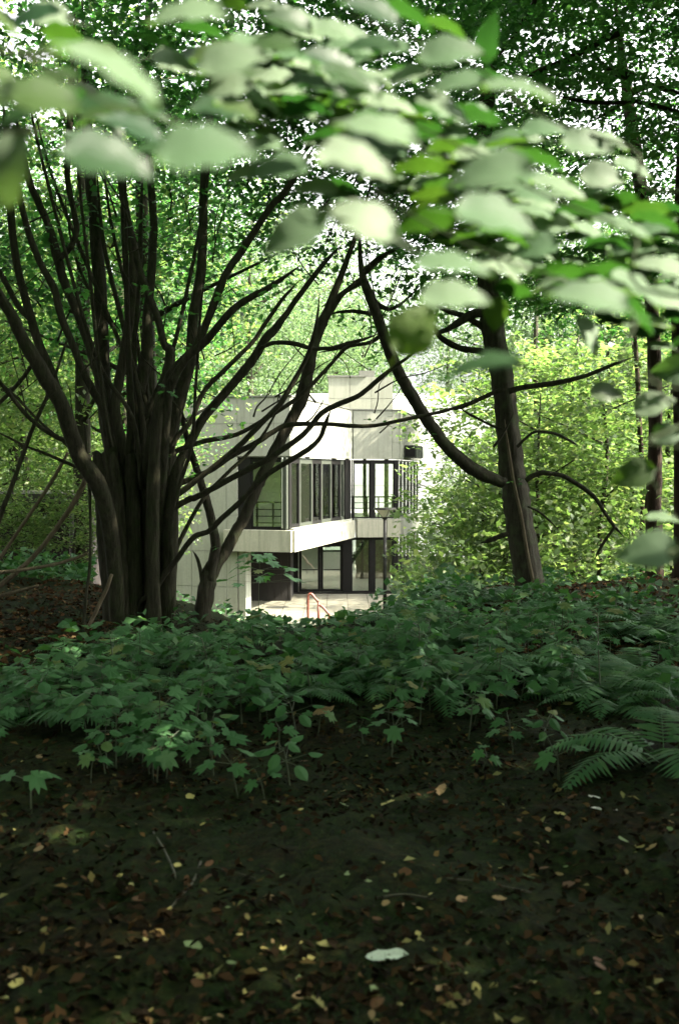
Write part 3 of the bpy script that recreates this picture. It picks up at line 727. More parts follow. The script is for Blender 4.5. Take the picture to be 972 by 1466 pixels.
# leaning dead poles on the left
POLES = [([(124, 682, 8), (110, 712, 7.5), (88, 746, 7), (48, 797, 7), (0, 838, 8), (-40, 868, 8)], 10.6, 'longest pale pole leaning steeply against the thick stool from the ground edge'),
         ([(98, 648, 4), (78, 684, 5), (60, 712, 5), (30, 756, 5), (0, 800, 5), (-30, 840, 6)], 10.9, 'thin straight pole leaning midway between two thicker leaning poles'),
         ([(97, 485, 4), (80, 535, 5), (67, 570, 6), (45, 619, 7), (24, 678, 7), (0, 740, 8), (-30, 810, 8)], 10.4, 'tall dark pole rising past the stool into the leaves'),
         ([(126, 792, 4), (104, 801, 5), (75, 809, 5), (40, 815, 5), (0, 820, 6), (-40, 826, 6)], 10.2, 'pale branch lying almost level in front of the dark shed'),
         ([(56, 838, 4), (35, 844, 5), (12, 850, 6), (-20, 858, 6)], 10.8, 'short pale branch resting low below the dark shed'),
         ([(122, 610, 4), (128, 690, 5), (130, 760, 4), (129, 814, 5), (124, 850, 5), (119, 908, 6)], 10.5, 'thin dark upright sapling pole standing beside the stool'),
         ([(160, 822, 5), (152, 845, 6), (141, 868, 6), (124, 904, 6)], 10.2, 'short stick propped against the foot of the stool'),
         ([(48, 520, 6), (30, 545, 6), (12, 565, 6), (-15, 590, 6)], 12.0, 'dark slanting dead limb high in the leaves by the edge'),
         ([(34, 655, 3), (18, 690, 4), (4, 735, 4), (-15, 790, 5)], 11.6, 'thinnest pole leaning behind the tall dark pole')]
for pts, yy, lab in POLES:
    P = [at(a, b, yy) for a, b, c in pts]
    if P[-1][2] > gz(P[-1][0], P[-1][1]):       # carry the foot on down to the ground outside the frame
        d = P[-1] - P[-2]; d = d / max(.05, -d[2]) if d[2] < -.02 else np.array((-1.5, 0, -1.0))
        k = P[-1][2] - float(gz(P[-1][0], P[-1][1])) + .05
        P.append(P[-1] + d * k)
        pts = pts + [pts[-1]]
    V, F = tube_geo(P, [wid(c, yy) / 2 for a, b, c in pts], 7, 4, .2, True, .05)
    o = link('leaning_pole', mesh_py('leaning_pole', V, F, M['stick'] if 'dark' not in lab.replace('dark shed', '').replace('tall dark pole', 'tall' if lab.startswith('thinnest') else 'dark') else M['bark'], True))
    tag(o, lab, 'pole', 'dead poles leaning by the stool')

# ------------------------------------------------------------------ the right tree
RY = 13.0
rb = at(763, 866, RY); rb[2] = float(gz(rb[0], RY))
rt = thing('right_tree', 'single straight trunk with one large limb curving out low to its side', 'tree', rb); rt.name = 'leaning_limb_tree'; ORG[rt.name] = np.array(rb, float)
stem_part([(770, 900, 60), (765, 868, 46), (758, 840, 41), (748, 780, 38), (740, 730, 37), (736, 697, 36), (729, 640, 33), (722, 570, 30), (714, 520, 31), (704, 470, 31), (699, 430, 29), (696, 380, 27), (692, 300, 25), (690, 220, 22), (700, 100, 18), (705, -60, 14)], .3, rt, RY, 'trunk', M['bark_lit'], 14, .2)
stem_part([(774, 880, 5), (756, 800, 5), (746, 740, 4.5), (735, 690, 4.5), (727, 640, 4), (722, 600, 3)], .28, rt, RY - .27, 'vine', M['stick'], 6)
stem_part([(a_, b_, w_ * .8) for a_, b_, w_ in [(722, 692, 20), (707, 686, 22), (692, 680, 25), (672, 668, 25), (645, 645, 23), (622, 616, 22), (604, 590, 22), (587, 562, 22), (568, 528, 21), (553, 490, 20), (541, 455, 19), (528, 420, 18), (521, 400, 14), (516, 370, 9), (514, 300, 6)]], -.5, rt, RY, 'limb', M['bark_lit'], 11)
for pts, lean in [([(700, 505, 10), (684, 502, 9), (662, 499, 9), (645, 492, 9), (630, 482, 8), (622, 470, 6), (600, 450, 4)], 0),
                  ([(705, 455, 12), (690, 448, 12), (672, 452, 12), (650, 466, 9), (632, 475, 6), (610, 480, 4)], -.2),
                  ([(703, 478, 10), (680, 462, 9), (660, 452, 8), (640, 445, 7), (610, 430, 5)], .3),
                  ([(728, 560, 9), (745, 555, 8), (780, 550, 8), (814, 544, 7), (845, 535, 6), (874, 523, 5), (910, 510, 3)], -.5),
                  ([(722, 556, 8), (700, 565, 7), (676, 576, 7), (660, 583, 6), (640, 588, 5)], -.5),
                  ([(752, 688, 7), (763, 681, 7), (776, 677, 7), (795, 679, 6), (811, 684, 6), (848, 709, 6), (866, 735, 5), (878, 752, 5), (892, 768, 3)], -.4),
                  ([(880, 754, 4), (870, 768, 4), (858, 787, 4), (850, 802, 3)], -.5),
                  ([(740, 640, 5), (752, 628, 4), (768, 618, 4), (797, 622, 4), (815, 631, 4), (829, 640, 3)], -.3),
                  ([(728, 764, 7), (715, 768, 7), (700, 774, 6), (688, 777, 5)], -.3),
                  ([(706, 640, 4), (715, 628, 4), (726, 610, 3), (735, 590, 3)], -.5),
                  ([(722, 615, 4), (705, 610, 4), (685, 600, 4), (670, 592, 4), (658, 584, 4)], .2),
                  ([(755, 725, 3), (770, 732, 3), (786, 745, 3), (800, 760, 2)], -.3),
                  ([(530, 425, 10), (545, 438, 8), (560, 442, 6), (580, 430, 4), (605, 405, 3)], .4),
                  ([(532, 450, 6), (515, 447, 6), (495, 446, 5), (470, 450, 4)], .3),
                  ([(545, 480, 7), (530, 490, 6), (510, 494, 5), (480, 500, 4), (455, 505, 3)], .3),
                  ([(522, 400, 9), (510, 408, 8), (490, 420, 6), (460, 440, 5)], .3),
                  ([(518, 395, 9), (530, 380, 8), (550, 365, 6), (600, 340, 4)], .3)]:
    stem_part(pts, lean, rt, RY, 'branch', M['bark'], 7)
C = np.vstack([sprays(in_ellipsoid(330, (1.9, 13.4, 7.2), (4.2, 3.4, 2.6), .0), 32, .55, .05),
               sprays(in_ellipsoid(330, (2.0, 12.6, 11.0), (5.2, 5.0, 2.8), .0), 32, .6, .06)])
C = np.vstack([C, sprays(in_ellipsoid(90, (.9, 14.2, 5.0), (2.4, 1.6, 1.1), .0), 30, .5, .05)])
rtc = crown_mesh('crown', C, .095, M['leaf_mid'], .55, org=rb)
co = link('crown', rtc, rt); co['kind'] = 'stuff'

# ------------------------------------------------------------------ dark trunks and evergreen on the right
EY = 17.0
eb = at(940, 860, EY); eb[2] = float(gz(eb[0], EY))
ev = thing('evergreen_tree', 'dark evergreen with layered drooping branches and a straight trunk at the edge', 'tree', eb)
stem_part([(937, 880, 27), (937, 800, 25), (936, 720, 22), (938, 640, 19), (938, 560, 19), (934, 450, 18), (925, 330, 18), (912, 230, 17), (900, 150, 16), (880, 0, 13)], .1, ev, EY, 'trunk', M['bark_red'], 11)
for pts, lean in [([(886, 48, 8), (862, 58, 8), (840, 70, 8), (815, 84, 8), (792, 94, 8), (770, 103, 7), (750, 112, 5)], -1.2),
                  ([(900, 134, 10), (930, 122, 8), (960, 130, 7), (990, 138, 5)], -.6),
                  ([(905, 110, 12), (885, 105, 10), (867, 96, 6), (855, 85, 5), (843, 72, 4)], -1),
                  ([(990, 165, 5), (953, 155, 6), (925, 148, 6), (905, 145, 6), (880, 147, 6), (846, 146, 6), (820, 142, 5), (798, 137, 4)], -1.5),
                  ([(906, 144, 4), (885, 152, 4), (865, 164, 4), (838, 178, 3)], -1.4),
                  ([(770, -30, 7), (765, 2, 7), (755, 20, 7), (745, 36, 6), (730, 60, 6), (712, 83, 5)], -1.6)]:
    stem_part(pts, lean, ev, EY, 'branch', M['bark_red'], 7)
cl = []
for i in range(1000):
    z = random.uniform(4.2, 15.5); a = random.uniform(0, 2 * math.pi); rr = random.uniform(.2, 1) ** .6 * (4.9 - .17 * (z - 5))
    cl.append((eb[0] + .2 + rr * math.cos(a), EY - .9 + .8 * rr * math.sin(a), z - .12 * rr))
C = sprays(np.array(cl), 100, .8, .05, .25)
co = link('crown', crown_mesh('crown', C, .12, M['leaf_dark'], .5, .5, org=eb), ev); co['kind'] = 'stuff'

def simple_tree(name, label, px, Y, pts, m, group=None, crown=None):
    b = at(px, 850, Y); b[2] = float(gz(b[0], Y)) - .1
    t = thing(name, label, 'tree', b, 0, group)
    P = [(b[0], b[1], b[2])] + [tuple(at(a, c, Y)) for a, c, w in pts]
    V, F = tube_geo(P, [wid(pts[0][2], Y) * .62] + [wid(w, Y) / 2 for a, c, w in pts], 9, 4, .2, True, .04)
    part_w('trunk', V, F, m, t, True)
    if crown is not None:
        c, r, n = crown
        C = sprays(in_ellipsoid(n, c, r, .0), 30, .6, .06)
        o = link('crown', crown_mesh('crown', C, .1, M['leaf_mid'], .55, org=b), t); o['kind'] = 'stuff'
    return t
simple_tree('slim_tree', 'slim dark trunk cut by the edge of the view behind the hanging leaves', 972, 15.0, [(974, 800, 20), (974, 700, 19), (973, 600, 18), (970, 450, 17), (975, 250, 15), (985, 60, 12)], M['bark_red'], crown=((5.6, 15.5, 8.5), (3.2, 3.2, 3), 260))
simple_tree('thin_tree', 'thin pale-brown sapling trunk just inside the straight dark evergreen trunk', 918, 20, [(919, 760, 6), (918, 660, 6), (914, 600, 7), (912, 540, 6), (905, 440, 5)], M['bark_red'])
simple_tree('green_trunk_tree', 'slender mossy trunk standing among bright leaves behind the limbed tree', 768, 24, [(769, 800, 9), (768, 700, 9), (768, 600, 9), (766, 520, 8), (768, 430, 6), (772, 300, 5)], M['bark_lit'])

# ------------------------------------------------------------------ trees that shade the clearing from above and behind
def proto_tree(name, label, group, h, cr, nsp, per, size, m, bm, clear, seed_rad=.8, spread=.55, droop=.15, layers=False, tr=.2):
    t = thing(name, label, 'tree', (0, 0, 0), 0, group)
    P = [(0, 0, -.4), (.05, 0, h * .25), (-.08, .06, h * .55), (.05, -.05, h * .85)]
    V, F = tube_geo(P, [tr * 1.3, tr, tr * .75, tr * .25], 9, 4, .2, True, .04)
    link('trunk', mesh_py('trunk', V, F, bm, True), t)
    for i in range(7):
        a = i * 2.4; z = clear + (h * .8 - clear) * i / 7
        L = cr[0] * random.uniform(.5, .8)
        Pb = [(0, 0, z), (L * .4 * math.cos(a), L * .4 * math.sin(a), z + .35 * L * .5), (L * math.cos(a), L * math.sin(a), z + .4 * L)]
        V, F = tube_geo(Pb, [tr * .45, tr * .3, .015], 6, 3); link('branch', mesh_py('branch', V, F, bm, True), t)
    zc = (clear + h) / 2
    cents = in_ellipsoid(nsp, (0, 0, zc), (cr[0], cr[1], (h - clear) / 2), .15)
    # uneven outline: drop sprays in some random hollows
    for k in range(5):
        hc = in_ellipsoid(1, (0, 0, zc), (cr[0], cr[1], (h - clear) / 2), .8)[0]
        cents = cents[np.linalg.norm(cents - hc, axis=1) > cr[0] * .33]
    C = sprays(cents, per, seed_rad, .06, droop)
    V, F = leaf_cloud(C, up_normals(len(C), spread), size)
    o = link('crown', mesh_np('crown', V, F, m), t); o['kind'] = 'stuff'
    return t
def put(proto, x, y, rz, s=1.0, first=False, label=None, sz=None):
    t = proto if first else copy_tree(proto)
    t.location = (x, y, float(gz(x, y))); t.rotation_euler = (0, 0, rz); t.scale = (s, s, sz or s)
    if label: t['label'] = label
    return t
# canopy trees around and above the viewpoint: crowns clipped by the added sun opening and the open view, so each is its own mesh
SHADE = [(-7, 3, 6.0, 5.5), (7.5, 5, 6.0, 5.0), (-8.5, -5, 6.5, 5.5), (0.8, -6.5, 6.0, 6.0), (9, -3.5, 6.5, 5.5), (15, 1.5, 6.5, 5.0), (-9.5, 11, 5.5, 4.5), (14, 9.5, 6, 5), (17, -7, 7, 5), (0.2, 4.6, 4.4, 8.0), (7.5, 12, 4.2, 6.2), (-14, 4, 6, 4.5), (10, -12, 7, 5), (22, 4, 6.5, 5), (24, -6, 7, 5), (-4, -13, 7, 5), (4.2, 8.6, 4.2, 7.5), (-3.6, 7.6, 4.2, 7.8)]
for i, (x, y, r, zc) in enumerate(SHADE):
    tx, ty = (x, y)
    if 0 < y < 9 and abs(x) < 6: tx = math.copysign(max(abs(x), 4.6), x + .01)      # trunks stand clear of the view
    if 0 < y < 9 and abs(x) < 6: ty = min(y, 6.0) - 1.5
    b = np.array((tx, ty, float(gz(tx, ty))))
    t = thing('canopy_tree', 'tall broadleaf tree whose crown closes the canopy over the clearing', 'tree', b, 0, 'tall trees closing the canopy')
    V, F = tube_geo([(tx, ty, b[2] - .3), (tx + .1, ty, 3), ((tx + x) / 2, (ty + y) / 2, zc + 1.5), (x, y, zc + 4.5)], [.3, .22, .16, .05], 9, 4, .2)
    part_w('trunk', V, F, M['bark'], t, True)
    C = sprays(in_ellipsoid(int(26 * r * r), (x, y, zc + 3.2), (r, r, 2.9), .0), 22, .9, .12)
    C = C[C[:, 2] > 3.0]
    o = link('crown', crown_mesh('crown', C, .22, M['leaf_mid'], .5, .65, org=b), t); o['kind'] = 'stuff'

# ------------------------------------------------------------------ bright young trees on the slope and the wood behind
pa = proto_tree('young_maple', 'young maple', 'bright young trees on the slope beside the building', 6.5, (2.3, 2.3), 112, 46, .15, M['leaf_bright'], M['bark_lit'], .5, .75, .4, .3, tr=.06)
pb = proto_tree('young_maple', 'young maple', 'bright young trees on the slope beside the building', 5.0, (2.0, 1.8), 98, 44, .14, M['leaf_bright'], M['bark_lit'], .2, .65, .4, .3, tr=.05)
young = [(pa, 720, 24, 1.0, 'low bright maple spreading just past the lamp post'), (pb, 655, 26, .8, 'small yellow-green maple reaching towards the building corner'),
         (pa, 820, 25, 1.15, 'tall bright maple filling the gap between the two dark trunks'), (pb, 770, 20, .9, 'bushy green maple directly behind the foot of the limbed trunk'),
         (pb, 860, 20, 1.0, 'bushy green maple under the drooping thin branch'), (pa, 905, 24, 1.1, 'green maple rising behind the evergreen trunk'),
         (pb, 960, 22, 1.2, 'green maple at the far edge behind the hanging round leaf'), (pa, 1010, 26, 1.2, 'bright maple mostly beyond the edge of the view'),
         (pb, 690, 21, .62, 'smallest bright maple in front of the lamp post slope'), (pa, 740, 33, 1.15, 'pale green maple deep in the wood left of the mossy trunk'),
         (pa, 850, 34, 1.3, 'pale green maple deep in the wood behind the thin branch')]
young += [(pa, 674, 39.5, .86, 'rounded bright maple at the edge of the terrace past the building corner'), (pb, 735, 41, 1.0, 'pale bushy maple behind the rounded one by the terrace'), (pb, 108, 17.3, .5, 'small leafy maple covering the end of the low dark shed'), (pb, 20, 17.6, .42, 'small leafy maple growing over the shed roof edge')]
seen = set()
for p, px, Y, s, lab in young:
    x = at(px, 800, Y)[0]
    t = put(p, x, Y, random.uniform(0, 6.28), s, first=id(p) not in seen, label=lab); seen.add(id(p))
# left side
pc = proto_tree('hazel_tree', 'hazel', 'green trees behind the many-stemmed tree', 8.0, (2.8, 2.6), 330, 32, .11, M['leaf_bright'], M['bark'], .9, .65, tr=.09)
left = [(-60, 20, 1.0, 'green hazel spreading over the low dark shed roof'), (40, 25, 1.1, 'bright hazel seen between the leaning poles and the stool'), (130, 28, 1.1, 'bright hazel right behind the many-stemmed tree'),
        (165, 32, .9, 'bright hazel in the gap beside the concrete wall'), (-20, 30, 1.3, 'tall hazel beyond the shed'), (70, 35, 1.5, 'tall hazel close by the blank concrete wall')]
for i, (px, Y, s, lab) in enumerate(left):
    put(pc, at(px, 800, Y)[0], Y, random.uniform(0, 6.28), s, first=i == 0, label=lab)
# mid trees whose crowns fill the view between the stems
GM = 'leafy trees close behind the many-stemmed tree'
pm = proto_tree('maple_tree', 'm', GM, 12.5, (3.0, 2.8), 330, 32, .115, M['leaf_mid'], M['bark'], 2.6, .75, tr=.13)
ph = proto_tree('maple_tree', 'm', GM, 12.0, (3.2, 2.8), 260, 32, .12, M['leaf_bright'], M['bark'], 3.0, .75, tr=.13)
for i, (px, Y, lab, sc) in enumerate([(-120, 21, 'dark leafy maple at the far edge behind the leaning poles', .9), (120, 19, 'bright leafy maple directly behind the fan of stems', 1.0), (20, 27, 'dark leafy maple between the stool and the poles', 1.0), (235, 25, 'bright leafy maple over the roof line beside the forked trunk', 1.0),
                                      (215, 17.5, 'dark leafy maple behind the middle stems', .95), (60, 30, 'bright leafy maple deeper in behind the poles', 1.1), (180, 22, 'dark leafy maple high above the forked trunk', .9)]):
    x = at(px, 800, Y)[0]
    t = put((pm, ph)[i % 2], x, Y, random.uniform(0, 6.28), sc, first=i < 2, label=lab)
# unseen shrubs added round the viewpoint to hold back sky light
GB = 'evergreen shrubs round the viewpoint'
pbush = proto_tree('holly_shrub', 'dense dark holly shrub standing outside the view around the clearing', GB, 5.0, (2.4, 2.2), 260, 26, .2, M['leaf_dark'], M['bark'], .1, .9, tr=.06)
for i, (x, y) in enumerate([(-4.6, 1.2), (-5.2, -2), (-2.5, -5), (2.0, -5.5), (5.6, -3), (8.2, -2.5)]):
    put(pbush, x, y, i * 1.7, random.uniform(.9, 1.2), first=i == 0)
# big wood behind: three kinds copied
GR = 'tall trees of the wood behind the building'
LB = 'tall pale green tree of the wood standing behind the building'
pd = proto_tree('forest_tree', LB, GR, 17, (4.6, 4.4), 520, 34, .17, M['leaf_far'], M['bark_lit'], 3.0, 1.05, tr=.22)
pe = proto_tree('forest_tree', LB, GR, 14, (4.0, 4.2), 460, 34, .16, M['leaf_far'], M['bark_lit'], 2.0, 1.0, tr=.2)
wood = []
for i, (px, Y) in enumerate([(-80, 42), (40, 46), (150, 50), (255, 60), (330, 66), (80, 62), (-30, 58), (200, 72), (300, 82), (400, 76), (445, 80), (520, 84), (360, 62), (420, 92), (480, 98), (120, 84),
                             (780, 48), (870, 44), (960, 46), (930, 62), (1010, 54), (880, 82), (980, 78), (640, 122), (560, 124), (500, 126), (720, 100)]):
    x = at(px, 675, Y)[0]
    p = (pd, pe)[i % 2]
    wz = ('beyond the fan of stems' if px < 260 else 'beyond the roof of the concrete building' if px < 600 else 'beyond the limbed trunk' if px < 850 else 'beyond the dark evergreen trunk')
    put(p, x, Y, random.uniform(0, 6.28), random.uniform(1.0, 1.3), first=i < 2, label=('nearer' if Y < 56 else 'far off') + ' pale green tree of the wood ' + wz, sz=random.uniform(1.25, 1.6) if Y > 55 else None)
# trees right of the clearing beyond the frame
for i, (x, y) in enumerate([(-18, 22), (-22, 34), (-16, 14)]):
    put(pe if i % 2 else pd, x, y, i * 1.3, .95)

# ------------------------------------------------------------------ lobed leaves, seedlings, ferns
def maple_leaf(name, m, size=1.0, seed=0):
    r_ = np.random.RandomState(seed)
    pts = [(0, 0)]
    ang = [-62, -40, -18, 8, 30, 48, 62, 76, 90, 104, 118, 132, 150, 172, 198, 220, 242]
    rad = [.42, .28, .62, .66, .42, .62, .9, .62, 1.0, .62, .9, .62, .42, .66, .62, .28, .42]
    ring = []
    for a, q in zip(ang, rad):
        q *= 1 + r_.uniform(-.06, .06); a = R(a)
        x, y = q * math.cos(a) * .55, q * math.sin(a) * .55 + .12
        ring.append((x, y, -.22 * (x * x + max(0, y) ** 2) + .03 * r_.uniform(-1, 1)))
    V = [(0, .12, 0)] + ring
    F = [(0, i + 1, i + 2) for i in range(len(ring) - 1)] + [(0, len(ring), 1)]
    V = [tuple(np.array(v) * size) for v in V]
    return mesh_py(name, V, F, m)
ML = [maple_leaf('leaf', M['seedling'], 1.0, s) for s in range(3)]
def oval_leaf(seed):
    r_ = np.random.RandomState(seed); n = 12
    V = [(0, .32, .03)] + [(.24 * math.sin(2 * math.pi * i / n) * (1 + r_.uniform(-.1, .1)), .32 - .32 * math.cos(2 * math.pi * i / n) * (1.25 if i == n // 2 else 1), -.05 * abs(math.sin(2 * math.pi * i / n)) - .12 * (i / n - .5) ** 2) for i in range(n)]
    return mesh_py('leaf', V, [(0, 1 + i, 1 + (i + 1) % n) for i in range(n)], M['seedling'])
OL = [oval_leaf(s) for s in range(3)]
def leaf_obj(me, parent, pos, az, tilt, size, roll=0.0):
    o = bpy.data.objects.new('leaf', me); COL.objects.link(o); o.parent = parent
    o.location = pos; o.rotation_euler = (tilt, roll, az); o.scale = (size,) * 3
    return o
def make_seedling(h, tiers, nl, size, kind=None):
    kind = kind or ML
    t = thing('maple_seedling', 'seedling', 'seedling', (0, 0, 0))
    mb = MB()
    top = (random.uniform(-.04, .04), random.uniform(-.04, .04), h)
    V, F = tube_geo([(0, 0, -.03), (top[0] * .3, top[1] * .5, h * .5), top], [.005, .004, .002], 5, 2); mb.add(V, F)
    lf = []
    for k in range(tiers):
        z = h * (1 - .38 * k / max(1, tiers - .5)); a0 = random.uniform(0, 6.28)
        for j in range(nl):
            a = a0 + j * 2 * math.pi / nl + random.uniform(-.3, .3)
            L = random.uniform(.05, .13) * (.7 + .5 * k) * size / .14
            p = (top[0] * z / h + L * math.cos(a), top[1] * z / h + L * math.sin(a), z + random.uniform(0, .04))
            V, F = tube_geo([(top[0] * z / h, top[1] * z / h, z - .02), p], [.002, .0015], 4, 1); mb.add(V, F)
            lf.append((p, a - math.pi / 2, random.uniform(-.65, .0), size * random.uniform(.7, 1.15), random.uniform(-.25, .25)))
    link('stem', mb.mesh('stem', M['stem']), t)
    for i, q in enumerate(lf): leaf_obj(kind[i % 3], t, *q)
    return t
SEED = [make_seedling(.30, 2, 4, .16), make_seedling(.42, 2, 4, .18), make_seedling(.20, 1, 4, .15), make_seedling(.55, 3, 4, .19), make_seedling(.14, 1, 3, .15), make_seedling(.26, 2, 5, .15, OL), make_seedling(.16, 2, 5, .12, OL)]
used = [False] * len(SEED)
def seedling(k, x, y, rz, s, label, group=None, dz=0):
    t = copy_tree(SEED[k]) if used[k] else SEED[k]
    used[k] = True
    t.location = (x, y, float(gz(x, y)) + dz); t.rotation_euler = (random.uniform(.05, .34), random.uniform(-.12, .12), 0); t.rotation_mode = 'ZXY'; t.rotation_euler.z = rz; t.scale = (s,) * 3
    t['label'] = label
    if group: t['group'] = group
    elif 'group' in t: del t['group']
    return t
def ground_at(px, py):
    d = ray(px, py); t = 1.0; p = CAM
    for i in range(4000):
        p = CAM + d * t
        if p[2] <= gz(p[0], p[1]): break
        t += .02
    return p
def top_ok(px, y, x, h):
    lim = np.interp(px, [-80, 60, 130, 200, 330, 350, 520, 560, 640, 700, 800, 1050], [925, 915, 900, 888, 884, 890, 890, 852, 842, 852, 850, 856])
    lim = lim + 9 * np.sin(np.asarray(px) * .047) + 7 * np.sin(np.asarray(px) * .021 + y * 1.7) - 2 - 26 * ((np.asarray(px) > 530) | ((np.asarray(px) > 150) & (np.asarray(px) < 330))) * ((np.sin(np.asarray(px) * 12.9 + y * 78.2) > .72))
    z = gz(x, y) + h
    return 675 + (EYE - z) / y * FPX > lim
# seedlings that stand apart in front
FRONT = [(232, 1075, 1, .95, 'largest broad-leaved seedling at the front edge of the green carpet'), (305, 1110, 2, 1.0, 'low seedling just in front of the largest front seedling'),
         (340, 1140, 2, .95, 'lowest foremost seedling of the middle group'), (45, 1165, 4, 1.2, 'dim solitary seedling near the dark edge below the ferns'), (378, 1140, 4, .8, 'tiny seedling beside the lowest foremost one'),
         (400, 1075, 4, 1.05, 'small three-leaved seedling under the green carpet edge'), (455, 1052, 4, .9, 'small seedling by the curled orange dead leaf'), (560, 1090, 2, 1.05, 'star-leaved seedling alone in the middle of the bare soil'),
         (600, 1040, 1, 1.0, 'broad seedling with a yellow spot on its leaves'), (670, 1060, 0, .95, 'dark seedling where the green carpet meets bare soil'), (690, 1108, 4, .8, 'tiny three-leaved seedling on bare brown soil'),
         (800, 1115, 4, 1.2, 'flat seedling in front of the large fern'), (280, 1075, 4, .85, 'small seedling touching the largest front one'), (190, 1090, 4, .7, 'tiny dim seedling beside a twig'),
         (130, 1120, 4, .9, 'dim seedling on dark soil beyond the solitary one'), (520, 1065, 4, .8, 'small seedling left of the star-leaved one')]
for px, py, k, s, lab in FRONT:
    p = ground_at(px, py); seedling(k, p[0], p[1], random.uniform(0, 6.28), s, lab.replace('left of', 'beside'))
# the carpet
GS = 'seedlings of the green carpet'
n_s = 0
ZONES = [(150, 'under the leaning poles'), (290, 'below the thick stool'), (390, 'below the forked trunk and blank wall'), (520, 'below the terrace and red handrail'), (620, 'below the lamp post'), (720, 'just before the limbed trunk'), (830, 'below the foot of the limbed trunk'), (9999, 'below the dark evergreen trunk')]
def zone(px, y):
    z = next(n for e, n in ZONES if px < e)
    return ('front row ' if y < 7.6 else 'middle row ' if y < 10 else 'back row ') , z
def dens(px, y):
    d = 1.0
    if px < 130 and y > 10: d = .12
    if px > 640 and y < 8: d = .3
    if px > 820: d *= .3
    return d
for i in range(4000):
    if n_s >= 230: break
    y = 5.3 + 8.7 * random.random() ** 1.2; px = random.uniform(-60, 1030)
    if random.random() > dens(px, y): continue
    gp = math.sin(px * .021 + y * 2.2) + math.sin(y * 3.1 - px * .03)
    if gp > (.5 if px > 620 else .95): continue
    edge = 6.35 - (.9 if px < 260 else 0) + .5 * math.sin(px * .013 + 1) + .35 * math.sin(px * .041)
    if y < edge and random.random() > .22 * max(0, 1 - (edge - y)): continue
    x = (px - 486) / FPX * y
    k = random.choice((0, 0, 1, 1, 3, 2, 5, 5)) if y > edge + 1.2 else random.choice((0, 2, 2, 4, 6, 5))
    if 330 < px < 520 and y > 9: k = random.choice((0, 2))
    sc_ = random.uniform(.75, 1.15)
    if not top_ok(px, y, x, (.36, .48, .26, .62, .2, .32, .22)[k] * sc_): continue
    seedling(k, x, y, random.uniform(0, 6.28), sc_, ('%soval leaved carpet plant %s' if k > 4 else '%sbroad leaved carpet seedling %s') % zone(px, y), GS); n_s += 1
# leafy sapling before the dark recess, and others near the building view
p = at(370, 880, 17.0)
sp = make_seedling(1.05, 5, 5, .27); sp.location = (p[0], 17.0, float(gz(p[0], 17)) + .0)
sp['label'] = 'tall leafy sapling standing before the dark recess of the building'; sp.scale = (1.25, 1.25, 1.15)

def frond_mesh(L, seed):
    r_ = np.random.RandomState(seed); V = []; F = []
    n = 22
    def pt(t): return np.array((L * t * (1 - .12 * t), 0, L * (.62 * t - .62 * t * t * 1.05)))
    pr = [pt(t) for t in np.linspace(0, 1, 9)]
    v, f = tube_geo(pr, [.004 - .0035 * t for t in np.linspace(0, 1, 9)], 4, 1); V += list(v); F += list(f)
    for i in range(n):
        t = .14 + .85 * i / (n - 1); p = pt(t); d = pt(min(1, t + .02)) - pt(t - .02); d /= np.linalg.norm(d)
        ln = L * .26 * math.sin(math.pi * min(1, (t * .92 + .1)) ** .8) ** .9 * r_.uniform(.85, 1.1) + .01
        for sgn in (-1, 1):
            side = np.array((0, sgn, 0)) * .92 + d * .38 + np.array((0, 0, r_.uniform(-.25, -.02))); side /= np.linalg.norm(side)
            q = p + side * ln; w = d * (L * .85 / n * .52)
            m1 = p + side * ln * .35
            b = len(V); V += [p - w * .3, m1 - w, q - np.array((0, 0, ln * .12)), m1 + w, p + w * .3]; F += [(b, b + 1, b + 3, b + 4), (b + 1, b + 2, b + 3)]
    return mesh_py('frond', V, F, M['fern'])
FR = [frond_mesh(1.0, s) for s in range(4)]
def make_fern(n, L, seed):
    t = thing('fern', 'fern', 'fern', (0, 0, 0))
    for i in range(n):
        o = bpy.data.objects.new('frond', FR[i % 4]); COL.objects.link(o); o.parent = t
        a = i * 2 * math.pi / n + random.uniform(-.25, .25); k = L * random.uniform(.8, 1.15)
        o.rotation_euler = (random.uniform(-.15, .15), random.uniform(-.25, .2), a); o.scale = (k, k, k * random.uniform(.8, 1.1)); o.location = (.02 * math.cos(a), .02 * math.sin(a), 0)
    return t
FERN = [make_fern(9, .62, 1), make_fern(8, .75, 2), make_fern(10, .5, 3)]
fu = [False] * 3
def fern(k, x, y, rz, s, label, group=None):
    t = copy_tree(FERN[k]) if fu[k] else FERN[k]; fu[k] = True
    t.location = (x, y, float(gz(x, y)) - .01); t.rotation_euler = (0, 0, rz); t.scale = (s,) * 3; t['label'] = label
    if group: t['group'] = group
    elif 'group' in t: del t['group']
for px, py, k, s, lab in [(950, 1085, 1, 1.0, 'largest dark fern spreading low at the edge of bare soil'), (870, 1010, 0, 1.0, 'fern just behind the largest dark fern'), (500, 985, 2, 1.1, 'fern with fine fronds in the middle of the green carpet'),
                          (640, 985, 1, .9, 'arching fern beside a yellow dead leaf'), (780, 960, 0, 1.1, 'broad fern below the foot of the limbed trunk'), (700, 925, 1, 1.0, 'fern in front of the limbed trunk'), (130, 1010, 1, 1.0, 'dim spreading fern in the dark carpet corner'),
                          (30, 1040, 0, 1.1, 'fern at the very edge of the dark carpet'), (300, 930, 1, 1.1, 'arching fern below the forked trunk'), (165, 940, 0, 1.1, 'fern before the foot of the thick stool'), (560, 920, 2, 1.1, 'fern below the lamp post')]:
    p = ground_at(px, py); fern(k, p[0], p[1], random.uniform(0, 6.28), s, lab)
n_f = 0
